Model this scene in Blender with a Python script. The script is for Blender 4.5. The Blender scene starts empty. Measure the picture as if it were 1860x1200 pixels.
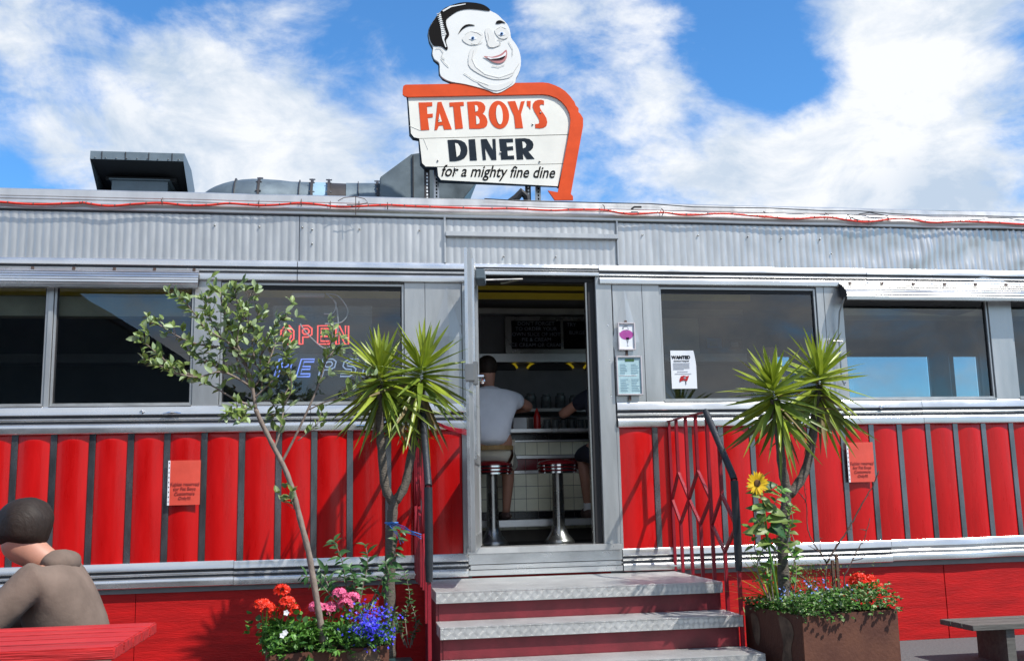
import bpy, bmesh, math, random
from mathutils import Vector, Matrix, noise as mnoise
random.seed(7)
S = bpy.context.scene
C = S.collection
PI = math.pi
R_ = math.radians

# ------------------------------------------------------------------ camera
EZ, D, F = 1.14, 7.4, 1850.0
CR = Vector((0.9872640180038375, -0.15746554136804666, -0.022679551066686524))
CU = Vector((-0.003175948780764673, -0.16203683699570826, 0.9867795989002653))
CF = Vector((0.1590587064711027, 0.9741399626019325, 0.16047324125113607))
cam = bpy.data.cameras.new('camera'); camo = bpy.data.objects.new('camera', cam); C.objects.link(camo)
M3 = Matrix((CR, CU, -CF)).transposed()
camo.matrix_world = Matrix.Translation((0, -D, EZ)) @ M3.to_4x4()
cam.sensor_width = 36; cam.lens = 36 * F / 1860; cam.shift_x = -10 / 1860
cam.clip_start = .05; cam.clip_end = 4000
S.camera = camo

def ray(x, y): return CR * ((x - 940) / F) - CU * ((y - 600) / F) + CF
def at(x, y, Y=0.0):
    """photo position -> point of the vertical plane at depth Y"""
    d = ray(x, y); t = (D + Y) / d.y
    return Vector((d.x * t, Y, d.z * t + EZ))

# ------------------------------------------------------------------ light, sky, exposure
SUN = Vector((1.1, -1.0, 1.95)).normalized()
el = math.asin(SUN.z); rot = math.atan2(SUN.x, SUN.y)
sl = bpy.data.lights.new('sun', 'SUN'); sl.energy = 4.6; sl.angle = R_(.53); sl.color = (1, .955, .89)
so = bpy.data.objects.new('sun', sl); C.objects.link(so)
so.rotation_euler = (-SUN).to_track_quat('-Z', 'Y').to_euler(); so.location = (6, -8, 12)
S.view_settings.view_transform = 'Standard'; S.view_settings.look = 'None'
S.view_settings.gamma = 1; S.view_settings.use_curve_mapping = False
S.view_settings.exposure = 0.38

W = bpy.data.worlds.new('World'); S.world = W; W.use_nodes = True
nt = W.node_tree; N = nt.nodes; L = nt.links; N.clear()
def nd(N, t, **k):
    n = N.new(t)
    for a, b in k.items(): setattr(n, a, b)
    return n
def mth(N, L, op, a, b=None, c=None, clamp=False):
    n = N.new('ShaderNodeMath'); n.operation = op; n.use_clamp = clamp
    for i, v in enumerate((a, b, c)):
        if v is None: continue
        if isinstance(v, (int, float)): n.inputs[i].default_value = v
        else: L.new(v, n.inputs[i])
    return n.outputs[0]
sky = nd(N, 'ShaderNodeTexSky', sky_type='NISHITA'); sky.sun_disc = False
sky.sun_elevation = el; sky.sun_rotation = rot; sky.air_density = 1.0; sky.dust_density = .2; sky.ozone_density = 3.0
tc = N.new('ShaderNodeTexCoord')
gen = tc.outputs['Generated']
sep = N.new('ShaderNodeSeparateXYZ'); L.new(gen, sep.inputs[0])
zz = mth(N, L, 'MAXIMUM', mth(N, L, 'ADD', sep.outputs[2], .22), .05)
cx = mth(N, L, 'DIVIDE', sep.outputs[0], zz); cy = mth(N, L, 'DIVIDE', sep.outputs[1], zz)
comb = N.new('ShaderNodeCombineXYZ'); L.new(cx, comb.inputs[0]); L.new(cy, comb.inputs[1]); comb.inputs[2].default_value = 3.1
def nz(scale, det, rough, dist=0.0, off=0.0):
    n = N.new('ShaderNodeTexNoise'); n.inputs['Scale'].default_value = scale; n.inputs['Detail'].default_value = det
    n.inputs['Roughness'].default_value = rough; n.inputs['Distortion'].default_value = dist
    mp = N.new('ShaderNodeMapping'); mp.inputs['Location'].default_value = (off, off * .7, off * .3)
    mp.inputs['Scale'].default_value = (1, 1, 1.7); L.new(gen, mp.inputs[0]); L.new(mp.outputs[0], n.inputs['Vector']); return n.outputs[0]
n1 = nz(4.6, 12, .60, .35, 2.3)
n2 = nz(14, 10, .62, .5, 5.0)
base = mth(N, L, 'ADD', mth(N, L, 'MULTIPLY', n1, .72), mth(N, L, 'MULTIPLY', n2, .28))
# where the cloud cover opens or thickens, as directions in the sky: (px, py, angular size, amount)
field = base
for (px, py, s, a) in [(190, 30, .06, -.10), (560, 120, .09, -.09), (700, 60, .08, -.10), (430, 40, .06, -.07), (1340, 50, .085, -.14), (1320, 220, .05, -.10), (1440, 130, .05, -.12), (1080, 230, .03, -.06), (690, 250, .04, -.05), (170, 150, .05, -.05), (1180, 240, .03, -.05),
                       (1130, 130, .075, .10), (1210, 90, .05, .06), (330, 220, .16, .12), (600, 240, .13, .12), (480, 160, .07, .05), (1190, 170, .05, .06), (1620, 180, .14, .12), (1250, 330, .10, .10), (1500, 300, .10, .10), (1690, 60, .06, .08), (1000, 40, .05, .06),
                       (1340, 200, .03, .06), (230, 130, .09, .05), (1680, 350, .05, .10)]:
    d0 = ray(px, py).normalized()
    vm = N.new('ShaderNodeVectorMath'); vm.operation = 'DISTANCE'; L.new(gen, vm.inputs[0]); vm.inputs[1].default_value = d0
    g = mth(N, L, 'EXPONENT', mth(N, L, 'MULTIPLY', mth(N, L, 'POWER', mth(N, L, 'DIVIDE', vm.outputs['Value'], s), 2), -1))
    field = mth(N, L, 'MULTIPLY_ADD', g, a, field)
# unseen cloud bank added low behind the viewer to grey the window reflections
vm = N.new('ShaderNodeVectorMath'); vm.operation = 'DISTANCE'; L.new(gen, vm.inputs[0]); vm.inputs[1].default_value = Vector((.1, -1, .25)).normalized()
g = mth(N, L, 'EXPONENT', mth(N, L, 'MULTIPLY', mth(N, L, 'POWER', mth(N, L, 'DIVIDE', vm.outputs['Value'], .8), 2), -1))
field = mth(N, L, 'MULTIPLY_ADD', g, .14, field)
cr = N.new('ShaderNodeMapRange'); cr.interpolation_type = 'SMOOTHSTEP'
L.new(field, cr.inputs[0]); cr.inputs[1].default_value = .465; cr.inputs[2].default_value = .66
dens = cr.outputs[0]
# cloud shading: thick undersides are greyer blue
sh = N.new('ShaderNodeMapRange'); L.new(nz(9.0, 11, .62, .4, 9.0), sh.inputs[0]); sh.inputs[1].default_value = .36; sh.inputs[2].default_value = .60
shf = sh.outputs[0]
for (px, py, s_, a) in [(1690, 350, .035, -.8), (1560, 362, .02, -.5), (250, 250, .07, -.2), (640, 300, .04, -.3), (1480, 120, .08, .3), (1600, 100, .08, .3), (1200, 150, .06, .3), (1150, 300, .08, .3)]:
    vm = N.new('ShaderNodeVectorMath'); vm.operation = 'DISTANCE'; L.new(gen, vm.inputs[0]); vm.inputs[1].default_value = ray(px, py).normalized()
    g = mth(N, L, 'EXPONENT', mth(N, L, 'MULTIPLY', mth(N, L, 'POWER', mth(N, L, 'DIVIDE', vm.outputs['Value'], s_), 2), -1))
    shf = mth(N, L, 'MULTIPLY_ADD', g, a, shf)
shf = mth(N, L, 'MULTIPLY_ADD', shf, 1, 0, clamp=True)
ccol = N.new('ShaderNodeMix'); ccol.data_type = 'RGBA'
L.new(shf, ccol.inputs[0]); ccol.inputs[6].default_value = (4.3, 5.2, 6.4, 1); ccol.inputs[7].default_value = (7.5, 7.7, 8.0, 1)
hs = N.new('ShaderNodeMix'); hs.data_type = 'RGBA'; hs.blend_type = 'MULTIPLY'; hs.inputs[0].default_value = 1
L.new(sky.outputs[0], hs.inputs[6]); hs.inputs[7].default_value = (.66, 1.22, 1.62, 1)
mx = N.new('ShaderNodeMix'); mx.data_type = 'RGBA'
L.new(dens, mx.inputs[0]); L.new(hs.outputs[2], mx.inputs[6]); L.new(ccol.outputs[2], mx.inputs[7])
bg = N.new('ShaderNodeBackground'); bg.inputs[1].default_value = .1; L.new(mx.outputs[2], bg.inputs[0])
wo = N.new('ShaderNodeOutputWorld'); L.new(bg.outputs[0], wo.inputs[0])

# ------------------------------------------------------------------ materials
def mat(name, col, rough=.6, metal=0.0, var=.12, vs=6.0, bump=0.0, bs=40.0, coat=0.0, vscale=(1, 1, 1), rvar=0.0, col2=None, thr=None, sub=0.0, emit=0.0, spec=.5):
    m = bpy.data.materials.new(name); m.use_nodes = True
    nt = m.node_tree; N = nt.nodes; L = nt.links
    b = N['Principled BSDF']
    tc = N.new('ShaderNodeTexCoord'); mp = N.new('ShaderNodeMapping'); mp.inputs['Scale'].default_value = vscale
    L.new(tc.outputs['Object'], mp.inputs[0])
    n = N.new('ShaderNodeTexNoise'); n.inputs['Scale'].default_value = vs; n.inputs['Detail'].default_value = 7; n.inputs['Roughness'].default_value = .6
    L.new(mp.outputs[0], n.inputs['Vector'])
    r = N.new('ShaderNodeMapRange'); r.inputs[1].default_value = .3 if thr is None else thr[0]; r.inputs[2].default_value = .7 if thr is None else thr[1]
    L.new(n.outputs[0], r.inputs[0])
    mx = N.new('ShaderNodeMix'); mx.data_type = 'RGBA'; L.new(r.outputs[0], mx.inputs[0])
    c = col
    if col2 is None:
        mx.inputs[6].default_value = (c[0]*(1-var), c[1]*(1-var), c[2]*(1-var), 1)
        mx.inputs[7].default_value = (min(1, c[0]*(1+var)), min(1, c[1]*(1+var)), min(1, c[2]*(1+var)), 1)
    else:
        mx.inputs[6].default_value = (*c, 1); mx.inputs[7].default_value = (*col2, 1)
    L.new(mx.outputs[2], b.inputs['Base Color'])
    b.inputs['Metallic'].default_value = metal; b.inputs['Specular IOR Level'].default_value = spec
    if rvar:
        rr = N.new('ShaderNodeMapRange'); L.new(n.outputs[0], rr.inputs[0]); rr.inputs[1].default_value = .3; rr.inputs[2].default_value = .7
        rr.inputs[3].default_value = rough - rvar; rr.inputs[4].default_value = rough + rvar; L.new(rr.outputs[0], b.inputs['Roughness'])
    else: b.inputs['Roughness'].default_value = rough
    if coat: b.inputs['Coat Weight'].default_value = coat; b.inputs['Coat Roughness'].default_value = .08
    if bump:
        n2 = N.new('ShaderNodeTexNoise'); n2.inputs['Scale'].default_value = bs; n2.inputs['Detail'].default_value = 5
        L.new(mp.outputs[0], n2.inputs['Vector'])
        bp = N.new('ShaderNodeBump'); bp.inputs['Strength'].default_value = bump; bp.inputs['Distance'].default_value = .01
        L.new(n2.outputs[0], bp.inputs['Height']); L.new(bp.outputs[0], b.inputs['Normal'])
    if sub:
        b.inputs['Transmission Weight'].default_value = 0
        t = N.new('ShaderNodeBsdfTranslucent'); L.new(mx.outputs[2], t.inputs[0])
        ms = N.new('ShaderNodeMixShader'); ms.inputs[0].default_value = sub
        L.new(b.outputs[0], ms.inputs[1]); L.new(t.outputs[0], ms.inputs[2]); L.new(ms.outputs[0], N['Material Output'].inputs[0])
    if emit:
        b.inputs['Emission Color'].default_value = (*col, 1); b.inputs['Emission Strength'].default_value = emit
    return m

M = {}
M['alu'] = mat('weathered aluminium', (.58, .58, .57), .33, .72, .12, 3.0, .10, 9, vscale=(1.6, 1, .5), rvar=.07)
M['alu2'] = mat('fluted aluminium', (.52, .525, .52), .36, .70, .12, 4.0, .12, 14, vscale=(3, 1, .6), rvar=.06)
M['trim'] = mat('polished trim', (.68, .68, .67), .24, .88, .10, 3.0, .03, 5, vscale=(.8, 1, 2), rvar=.07)
M['groove'] = mat('trim groove', (.05, .055, .065), .5, .5, .2)
M['pillar'] = mat('brushed steel panel', (.47, .48, .475), .36, .72, .14, 2.4, .08, 60, vscale=(3, 1, .5), rvar=.09)
M['red'] = mat('glossy red enamel', (.49, .002, .002), .30, 0, .16, 5, .06, 6, coat=.18, rvar=.08, vscale=(2.2, 1, .35), spec=.35)
M['redw'] = mat('painted red plywood', (.44, .006, .006), .5, 0, .28, 3, .3, 30, vscale=(.7, 1, 6), spec=.3)
M['batten'] = mat('dark steel batten', (.20, .21, .22), .24, .85, .35, 5, .1, 12, vscale=(1, 1, .4), rvar=.1)
M['rail'] = mat('maroon railing paint', (.24, .008, .018), .38, 0, .15, 20, .15, 120)
M['riser'] = mat('maroon riser paint', (.15, .010, .017), .5, 0, .35, 5, .1, 60)
M['rubber'] = mat('black grip', (.018, .020, .024), .42, 0, .3, 30, .3, 150)
M['black'] = mat('black', (.012, .012, .014), .6)
M['dark'] = mat('dark interior lining', (.17, .17, .175), .5)
M['wood'] = mat('red painted planks', (.48, .020, .020), .42, 0, .40, 4, .5, 20, vscale=(.5, 12, 12))
M['brownwood'] = mat('brown timber', (.10, .055, .035), .7, 0, .3, 6, .3, 30, vscale=(.6, 6, 6))
M['greywood'] = mat('grey timber', (.10, .095, .085), .7, 0, .3, 6, .3, 30, vscale=(.6, 6, 6))
M['rust'] = mat('rusted steel', (.075, .024, .014), .72, .25, 0, 5, .3, 50, col2=(.13, .050, .028), rvar=.1)
M['stain'] = mat('pale rust bloom', (.125, .075, .045), .85, 0, .5, 14)
M['soil'] = mat('soil', (.03, .02, .013), .95, 0, .3, 30, .6, 60)
M['asphalt'] = mat('asphalt', (.10, .102, .105), .9, 0, .3, 60, .6, 140)
M['galv'] = mat('grey painted duct steel', (.15, .19, .215), .45, .45, .22, 5, .15, 12, rvar=.1)
M['galvd'] = mat('dark duct band', (.05, .045, .045), .5, .4, .3, 8)
M['duct2'] = mat('pale blue duct sleeve', (.30, .46, .58), .45, .2, .1, 8)
M['cream'] = mat('cream enamel sign face', (.76, .745, .67), .5, 0, .09, 3, .03, 20)
M['skin_s'] = mat('pale enamel', (.74, .745, .72), .5, 0, .04, 3)
M['shade_s'] = mat('pale grey enamel', (.70, .695, .66), .45, 0, .05, 3)
M['line_s'] = mat('thin grey line', (.56, .545, .51), .5)
M['orange'] = mat('orange red enamel', (.66, .075, .016), .45, 0, .12, 7, .06, 30, spec=.2)
M['navy'] = mat('navy enamel', (.014, .022, .032), .5, 0, .3, 12, spec=.12)
M['ink'] = mat('black ink', (.007, .006, .006), .6, spec=.08)
M['iris'] = mat('blue enamel', (.12, .30, .62), .4)
M['lip'] = mat('pink enamel', (.50, .20, .20), .4)
M['white'] = mat('white', (.8, .8, .8), .45, 0, .03)
M['paper'] = mat('white paper', (.72, .75, .79), .6, 0, .03)
M['bluepaper'] = mat('pale blue paper', (.36, .52, .56), .5, 0, .18, 14)
M['redpaper'] = mat('red paper in plastic sleeve', (.68, .085, .055), .30, 0, .10, 6, .25, 12)
M['purple'] = mat('purple ink', (.38, .06, .30), .5)
M['grey'] = mat('grey print', (.22, .24, .28), .6)
M['greyb'] = mat('blue grey print', (.20, .33, .40), .6)
M['notice_ink'] = mat('notice ink', (.30, .030, .025), .6)
M['frame_m'] = mat('pinkish aluminium frame', (.66, .60, .60), .35, .5, .1)
M['chrome'] = mat('chrome', (.75, .76, .78), .12, 1, .05)
M['steel'] = mat('stool steel', (.34, .33, .31), .28, .95, .15, 4, rvar=.08)
M['stoolred'] = mat('oxblood vinyl', (.20, .01, .015), .25, 0, .15, coat=.3)
M['tile'] = None
M['mtile'] = mat('maroon tile', (.14, .008, .014), .2, 0, .2, 12)
M['btile'] = mat('black tile', (.012, .012, .016), .2, 0, .2, 12)
M['grout'] = mat('grout', (.16, .14, .12), .8)
M['ctile'] = mat('cream tile', (.86, .84, .64), .22, 0, .10, 5)
M['yellow'] = mat('yellow panel', (.62, .46, .02), .4, 0, .15, 5)
M['lamp'] = mat('yellow rim with added glow', (.75, .55, .02), .4, emit=.16)  # arch trim, no light source; emission added to brighten the yellow
M['cove'] = mat('yellow panel with added glow', (.50, .38, .03), .5, emit=.03)  # cornice paint with a faint glow added so it shows indoors
M['tan'] = mat('tan blind lining', (.30, .26, .17), .7, 0, .2, 4)
M['bark'] = mat('smooth grey bark', (.20, .155, .125), .75, 0, .3, 30, .5, 60, vscale=(1, 1, .5))
M['ybark'] = mat('yucca bark', (.105, .088, .07), .85, 0, .4, 45, .8, 70, vscale=(1, 1, 2.2))
M['twig'] = mat('bare twig', (.085, .055, .045), .8, 0, .3, 40, .4, 90)
M['leaf'] = mat('grey green leaf', (.165, .235, .055), .45, 0, .35, 9, .1, 60, sub=.22)
M['leaf_l'] = mat('pale leaf', (.30, .39, .20), .5, 0, .25, 9, sub=.2)
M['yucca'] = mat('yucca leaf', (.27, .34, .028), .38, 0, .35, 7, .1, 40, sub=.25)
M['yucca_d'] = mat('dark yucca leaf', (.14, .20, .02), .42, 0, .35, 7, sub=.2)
M['yucca_b'] = mat('dry yucca leaf', (.17, .13, .05), .7, 0, .3, 9, sub=.1)
M['herb'] = mat('bright bedding leaf', (.10, .24, .035), .45, 0, .35, 14, .2, 80, sub=.25)
M['herb_d'] = mat('dark bedding leaf', (.035, .11, .022), .45, 0, .3, 14, sub=.2)
M['ivy'] = mat('variegated leaf', (.30, .38, .18), .5, 0, .3, 14, sub=.2)
M['bud'] = mat('shrub leaf', (.045, .12, .035), .42, 0, .35, 9, .1, 60, sub=.2)
M['geran'] = mat('scarlet petal', (.80, .035, .008), .5, 0, .2, 18, sub=.2)
M['pink'] = mat('pink petal', (.80, .16, .32), .5, 0, .25, 18, sub=.25)
M['lobel'] = mat('blue petal', (.055, .05, .72), .5, 0, .3, 18, sub=.2)
M['forget'] = mat('pale blue petal', (.18, .28, .72), .5, 0, .2, 18, sub=.2)
M['sunf'] = mat('yellow petal', (.85, .55, .01), .5, 0, .15, 18, sub=.2)
M['seed'] = mat('sunflower disc', (.10, .045, .01), .8, 0, .3, 60)
M['neonr'] = mat('red neon tube', (1.0, .10, .08), .3, 0, 0, emit=1.25)
M['neonb'] = mat('blue neon tube', (.25, .36, 1.0), .3, 0, 0, emit=.7)
M['neono'] = mat('unlit tube with added glow', (.55, .66, .92), .25, 0, 0, emit=.22)  # tubes are off; slight emission added so the letters stay visible
M['rope'] = mat('orange rope light', (.70, .035, .015), .25, 0, .2, 60)
M['string'] = mat('blue string', (.05, .22, .62), .6)
M['ribbon'] = mat('red ribbon', (.45, .01, .03), .5)
M['cable'] = mat('white cable', (.72, .72, .72), .4)
M['tee'] = mat('pale blue tee', (.78, .80, .86), .85, 0, .06, 8, .3, 25)
M['shorts'] = mat('khaki shorts', (.50, .48, .40), .9, 0, .10, 8, .3, 30)
M['navycloth'] = mat('navy cloth', (.018, .022, .04), .9, 0, .2, 8, .3, 30)
M['hoodie'] = mat('taupe hoodie', (.17, .125, .10), .95, 0, .22, 7, .8, 9, spec=.15)
M['skin'] = mat('skin', (.45, .22, .15), .55, 0, .1, 8)
M['hair'] = mat('dark hair', (.024, .016, .012), .6, 0, .25, 12, .35, 40, vscale=(1, 5, 1), spec=.25)
M['belt'] = mat('tan belt', (.28, .17, .06), .6)
M['shoe'] = mat('brown shoe', (.10, .06, .05), .7)
M['ketchup'] = mat('red bottle', (.40, .01, .01), .3)
M['jar'] = mat('jar', (.09, .10, .10), .15, 0, .3, 40)
M['teal'] = mat('dark teal trough', (.012, .05, .052), .45)
M['shed'] = mat('dark shed cladding', (.045, .05, .055), .8, 0, .2, 2)
M['lumber_g'] = mat('green cloth', (.01, .08, .05), .8)

def glass_mat(name, tint=(1, 1, 1), refl=1.5, rough=.0):
    m = bpy.data.materials.new(name); m.use_nodes = True
    nt = m.node_tree; N = nt.nodes; L = nt.links; N.remove(N['Principled BSDF'])
    t = N.new('ShaderNodeBsdfTransparent'); t.inputs[0].default_value = (*tint, 1)
    g = N.new('ShaderNodeBsdfGlossy'); g.inputs['Roughness'].default_value = rough
    no = N.new('ShaderNodeTexNoise'); no.inputs['Scale'].default_value = 1.3
    tcc = N.new('ShaderNodeTexCoord'); L.new(tcc.outputs['Object'], no.inputs['Vector'])
    bp = N.new('ShaderNodeBump'); bp.inputs['Strength'].default_value = .12; bp.inputs['Distance'].default_value = .01; L.new(no.outputs[0], bp.inputs['Height'])
    L.new(bp.outputs[0], g.inputs['Normal'])
    f = N.new('ShaderNodeFresnel'); f.inputs[0].default_value = 1.52
    mu = N.new('ShaderNodeMath'); mu.operation = 'MULTIPLY'; mu.use_clamp = True; mu.inputs[1].default_value = refl; L.new(f.outputs[0], mu.inputs[0])
    ge = N.new('ShaderNodeNewGeometry'); m2 = N.new('ShaderNodeMath'); m2.operation = 'SUBTRACT'; m2.inputs[0].default_value = 1; L.new(ge.outputs['Backfacing'], m2.inputs[1])
    m3 = N.new('ShaderNodeMath'); m3.operation = 'MULTIPLY'; L.new(mu.outputs[0], m3.inputs[0]); L.new(m2.outputs[0], m3.inputs[1])
    mx = N.new('ShaderNodeMixShader'); L.new(m3.outputs[0], mx.inputs[0]); L.new(t.outputs[0], mx.inputs[1]); L.new(g.outputs[0], mx.inputs[2])
    L.new(mx.outputs[0], N['Material Output'].inputs[0]); return m
M['glass'] = glass_mat('window glass', (.80, .84, .85), 2.6)
M['glassd'] = glass_mat('door glass', (.9, .92, .93), 1.6)
M['acrylic'] = glass_mat('clear acrylic', (.72, .78, .84), 2.0, .15)

def tread_mat():
    m = bpy.data.materials.new('checker plate aluminium'); m.use_nodes = True
    nt = m.node_tree; N = nt.nodes; L = nt.links; b = N['Principled BSDF']
    tc = N.new('ShaderNodeTexCoord'); sp = N.new('ShaderNodeSeparateXYZ'); L.new(tc.outputs['Object'], sp.inputs[0])
    X = sp.outputs[0]; V = mth(N, L, 'SUBTRACT', sp.outputs[1], sp.outputs[2])
    s = 1 / .032
    u = mth(N, L, 'MULTIPLY', X, s); v = mth(N, L, 'MULTIPLY', V, s)
    fu = mth(N, L, 'SUBTRACT', mth(N, L, 'FRACT', u), .5); fv = mth(N, L, 'SUBTRACT', mth(N, L, 'FRACT', v), .5)
    par = mth(N, L, 'ABSOLUTE', mth(N, L, 'MODULO', mth(N, L, 'ADD', mth(N, L, 'FLOOR', u), mth(N, L, 'FLOOR', v)), 2))
    sg = mth(N, L, 'MULTIPLY_ADD', par, 2, -1)
    a = mth(N, L, 'ADD', fu, mth(N, L, 'MULTIPLY', sg, fv)); bb = mth(N, L, 'SUBTRACT', fu, mth(N, L, 'MULTIPLY', sg, fv))
    # three bars across each cell
    h = None
    for k in (-.42, 0, .42):
        dd = mth(N, L, 'ADD', mth(N, L, 'MULTIPLY', mth(N, L, 'ABSOLUTE', mth(N, L, 'SUBTRACT', bb, k)), 8), mth(N, L, 'MULTIPLY', mth(N, L, 'ABSOLUTE', a), 1.5))
        hh = mth(N, L, 'SUBTRACT', 1, dd, clamp=True)
        h = hh if h is None else mth(N, L, 'MAXIMUM', h, hh)
    bp = N.new('ShaderNodeBump'); bp.inputs['Strength'].default_value = 1; bp.inputs['Distance'].default_value = .010; L.new(h, bp.inputs['Height']); L.new(bp.outputs[0], b.inputs['Normal'])
    n = N.new('ShaderNodeTexNoise'); n.inputs['Scale'].default_value = 5; n.inputs['Detail'].default_value = 8; L.new(tc.outputs['Object'], n.inputs['Vector'])
    r = N.new('ShaderNodeMapRange'); L.new(n.outputs[0], r.inputs[0]); r.inputs[1].default_value = .3; r.inputs[2].default_value = .7; r.inputs[3].default_value = .46; r.inputs[4].default_value = .62
    cc = N.new('ShaderNodeCombineColor'); L.new(r.outputs[0], cc.inputs[0]); L.new(r.outputs[0], cc.inputs[1]); L.new(mth(N, L, 'MULTIPLY', r.outputs[0], .97), cc.inputs[2])
    mm = N.new('ShaderNodeMix'); mm.data_type = 'RGBA'; L.new(mth(N, L, 'MULTIPLY', h, .9), mm.inputs[0]); L.new(cc.outputs[0], mm.inputs[6]); mm.inputs[7].default_value = (.85, .85, .83, 1)
    L.new(mm.outputs[2], b.inputs['Base Color']); b.inputs['Metallic'].default_value = .55; b.inputs['Roughness'].default_value = .42
    return m
M['tread'] = tread_mat()

# ------------------------------------------------------------------ mesh helpers
def wloc(o):
    v = Vector((0, 0, 0))
    while o is not None: v += o.location; o = o.parent
    return v
def tag(o, label=None, cat=None, group=None, kind=None):
    if label: o['label'] = label
    if cat: o['category'] = cat
    if group: o['group'] = group
    if kind: o['kind'] = kind
    return o
def thing(name, loc, label, cat, group=None):
    o = bpy.data.objects.new(name, None); C.objects.link(o); o.location = loc; o.empty_display_size = .1
    return tag(o, label, cat, group)
class MB:
    def __init__(s): s.v = []; s.f = []; s.m = []; s.cur = 0
    def mesh_at(s, verts, faces, mi=None):
        b = len(s.v); s.v += [tuple(p) for p in verts]; s.f += [tuple(i + b for i in f) for f in faces]
        s.m += [s.cur if mi is None else mi] * len(faces)
    def box(s, x0, x1, y0, y1, z0, z1, rz=0.0, c=None):
        vs = [Vector((x, y, z)) for x in (x0, x1) for y in (y0, y1) for z in (z0, z1)]
        if rz:
            c = Vector(c) if c else Vector(((x0+x1)/2, (y0+y1)/2, 0)); m = Matrix.Rotation(rz, 3, 'Z'); vs = [m @ (p - c) + c for p in vs]
        s.mesh_at(vs, [(0, 1, 3, 2), (4, 6, 7, 5), (0, 4, 5, 1), (2, 3, 7, 6), (0, 2, 6, 4), (1, 5, 7, 3)])
    def tube(s, pts, rad, n=8, cap=True):
        pts = [Vector(p) for p in pts]
        if not hasattr(rad, '__len__'): rad = [rad] * len(pts)
        vs = []; fs = []
        up = None
        for i, p in enumerate(pts):
            a = pts[max(0, i-1)]; b = pts[min(len(pts)-1, i+1)]; t = (b - a).normalized()
            if up is None:
                up = Vector((0, 0, 1)) if abs(t.z) < .9 else Vector((1, 0, 0))
            u = (up - t * up.dot(t))
            if u.length < 1e-4: u = t.orthogonal()
            u.normalize(); w = t.cross(u); up = u
            for k in range(n):
                q = 2 * PI * k / n; vs.append(p + (u * math.cos(q) + w * math.sin(q)) * rad[i])
        for i in range(len(pts)-1):
            for k in range(n): fs.append((i*n+k, i*n+(k+1) % n, (i+1)*n+(k+1) % n, (i+1)*n+k))
        if cap: fs.append(tuple(range(n))[::-1]); fs.append(tuple((len(pts)-1)*n+k for k in range(n)))
        s.mesh_at(vs, fs)
    def bar(s, a, b, w, h=None):
        """square bar"""
        h = h or w; a = Vector(a); b = Vector(b); t = (b - a).normalized()
        up = Vector((1, 0, 0)) if abs(t.x) < .9 else Vector((0, 0, 1))
        u = (up - t * up.dot(t)).normalized() * w / 2; v = t.cross(u).normalized() * h / 2
        vs = [a-u-v, a+u-v, a+u+v, a-u+v, b-u-v, b+u-v, b+u+v, b-u+v]
        s.mesh_at(vs, [(0, 3, 2, 1), (4, 5, 6, 7), (0, 1, 5, 4), (1, 2, 6, 5), (2, 3, 7, 6), (3, 0, 4, 7)])
    def lathe(s, prof, c, n=24, axis='z'):
        vs = []; fs = []
        for (r, h) in prof:
            for k in range(n):
                q = 2*PI*k/n
                if axis == 'z': vs.append((c[0]+r*math.cos(q), c[1]+r*math.sin(q), c[2]+h))
                elif axis == 'x': vs.append((c[0]+h, c[1]+r*math.cos(q), c[2]+r*math.sin(q)))
                else: vs.append((c[0]+r*math.cos(q), c[1]+h, c[2]+r*math.sin(q)))
        m = len(prof)
        for i in range(m-1):
            for k in range(n): fs.append((i*n+k, i*n+(k+1) % n, (i+1)*n+(k+1) % n, (i+1)*n+k))
        fs.append(tuple(range(n))); fs.append(tuple((m-1)*n+k for k in range(n)))
        s.mesh_at(vs, fs)
    def ball(s, c, rx, ry=None, rz=None, nu=14, nv=9):
        ry = ry or rx; rz = rz or rx; vs = []; fs = []
        for i in range(nv+1):
            th = PI * i / nv
            for k in range(nu):
                q = 2*PI*k/nu; vs.append((c[0]+rx*math.sin(th)*math.cos(q), c[1]+ry*math.sin(th)*math.sin(q), c[2]+rz*math.cos(th)))
        for i in range(nv):
            for k in range(nu): fs.append((i*nu+k, (i+1)*nu+k, (i+1)*nu+(k+1) % nu, i*nu+(k+1) % nu))
        s.mesh_at(vs, fs)
    def sweep(s, prof, x0, x1, nx=1, disp=None):
        """open profile of (y,z) points swept along x"""
        vs = []; fs = []; m = len(prof)
        for i in range(nx+1):
            x = x0 + (x1-x0)*i/nx
            for j, (y, z) in enumerate(prof):
                dy, dz = disp(x, y, z) if disp else (0, 0)
                vs.append((x, y+dy, z+dz))
        for i in range(nx):
            for j in range(m-1): fs.append((i*m+j, i*m+j+1, (i+1)*m+j+1, (i+1)*m+j))
        s.mesh_at(vs, fs)
    def prism(s, pts, y0, y1):
        """polygon in world (x,z) given a thickness in y"""
        n = len(pts)
        vs = [(p[0], y0, p[1]) for p in pts] + [(p[0], y1, p[1]) for p in pts]
        s.mesh_at(vs, [tuple(range(n)), tuple(range(2*n-1, n-1, -1))] + [(i, i+n, (i+1) % n + n, (i+1) % n) for i in range(n)])
    def build(s, name, m, parent=None, smooth=False, bevel=0.0, label=None, ang=40):
        me = bpy.data.meshes.new(name); o0 = wloc(parent) if parent else Vector((0, 0, 0))
        me.from_pydata([(p[0]-o0.x, p[1]-o0.y, p[2]-o0.z) for p in s.v], [], s.f)
        ms = m if isinstance(m, (list, tuple)) else [m]
        for q in ms: me.materials.append(M[q] if isinstance(q, str) else q)
        if len(ms) > 1:
            for i, p in enumerate(me.polygons): p.material_index = s.m[i]
        bm = bmesh.new(); bm.from_mesh(me)
        big = [f for f in bm.faces if len(f.verts) > 4]
        if big: bmesh.ops.triangulate(bm, faces=big)
        if not smooth == 'leaf': bmesh.ops.recalc_face_normals(bm, faces=bm.faces)
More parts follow.
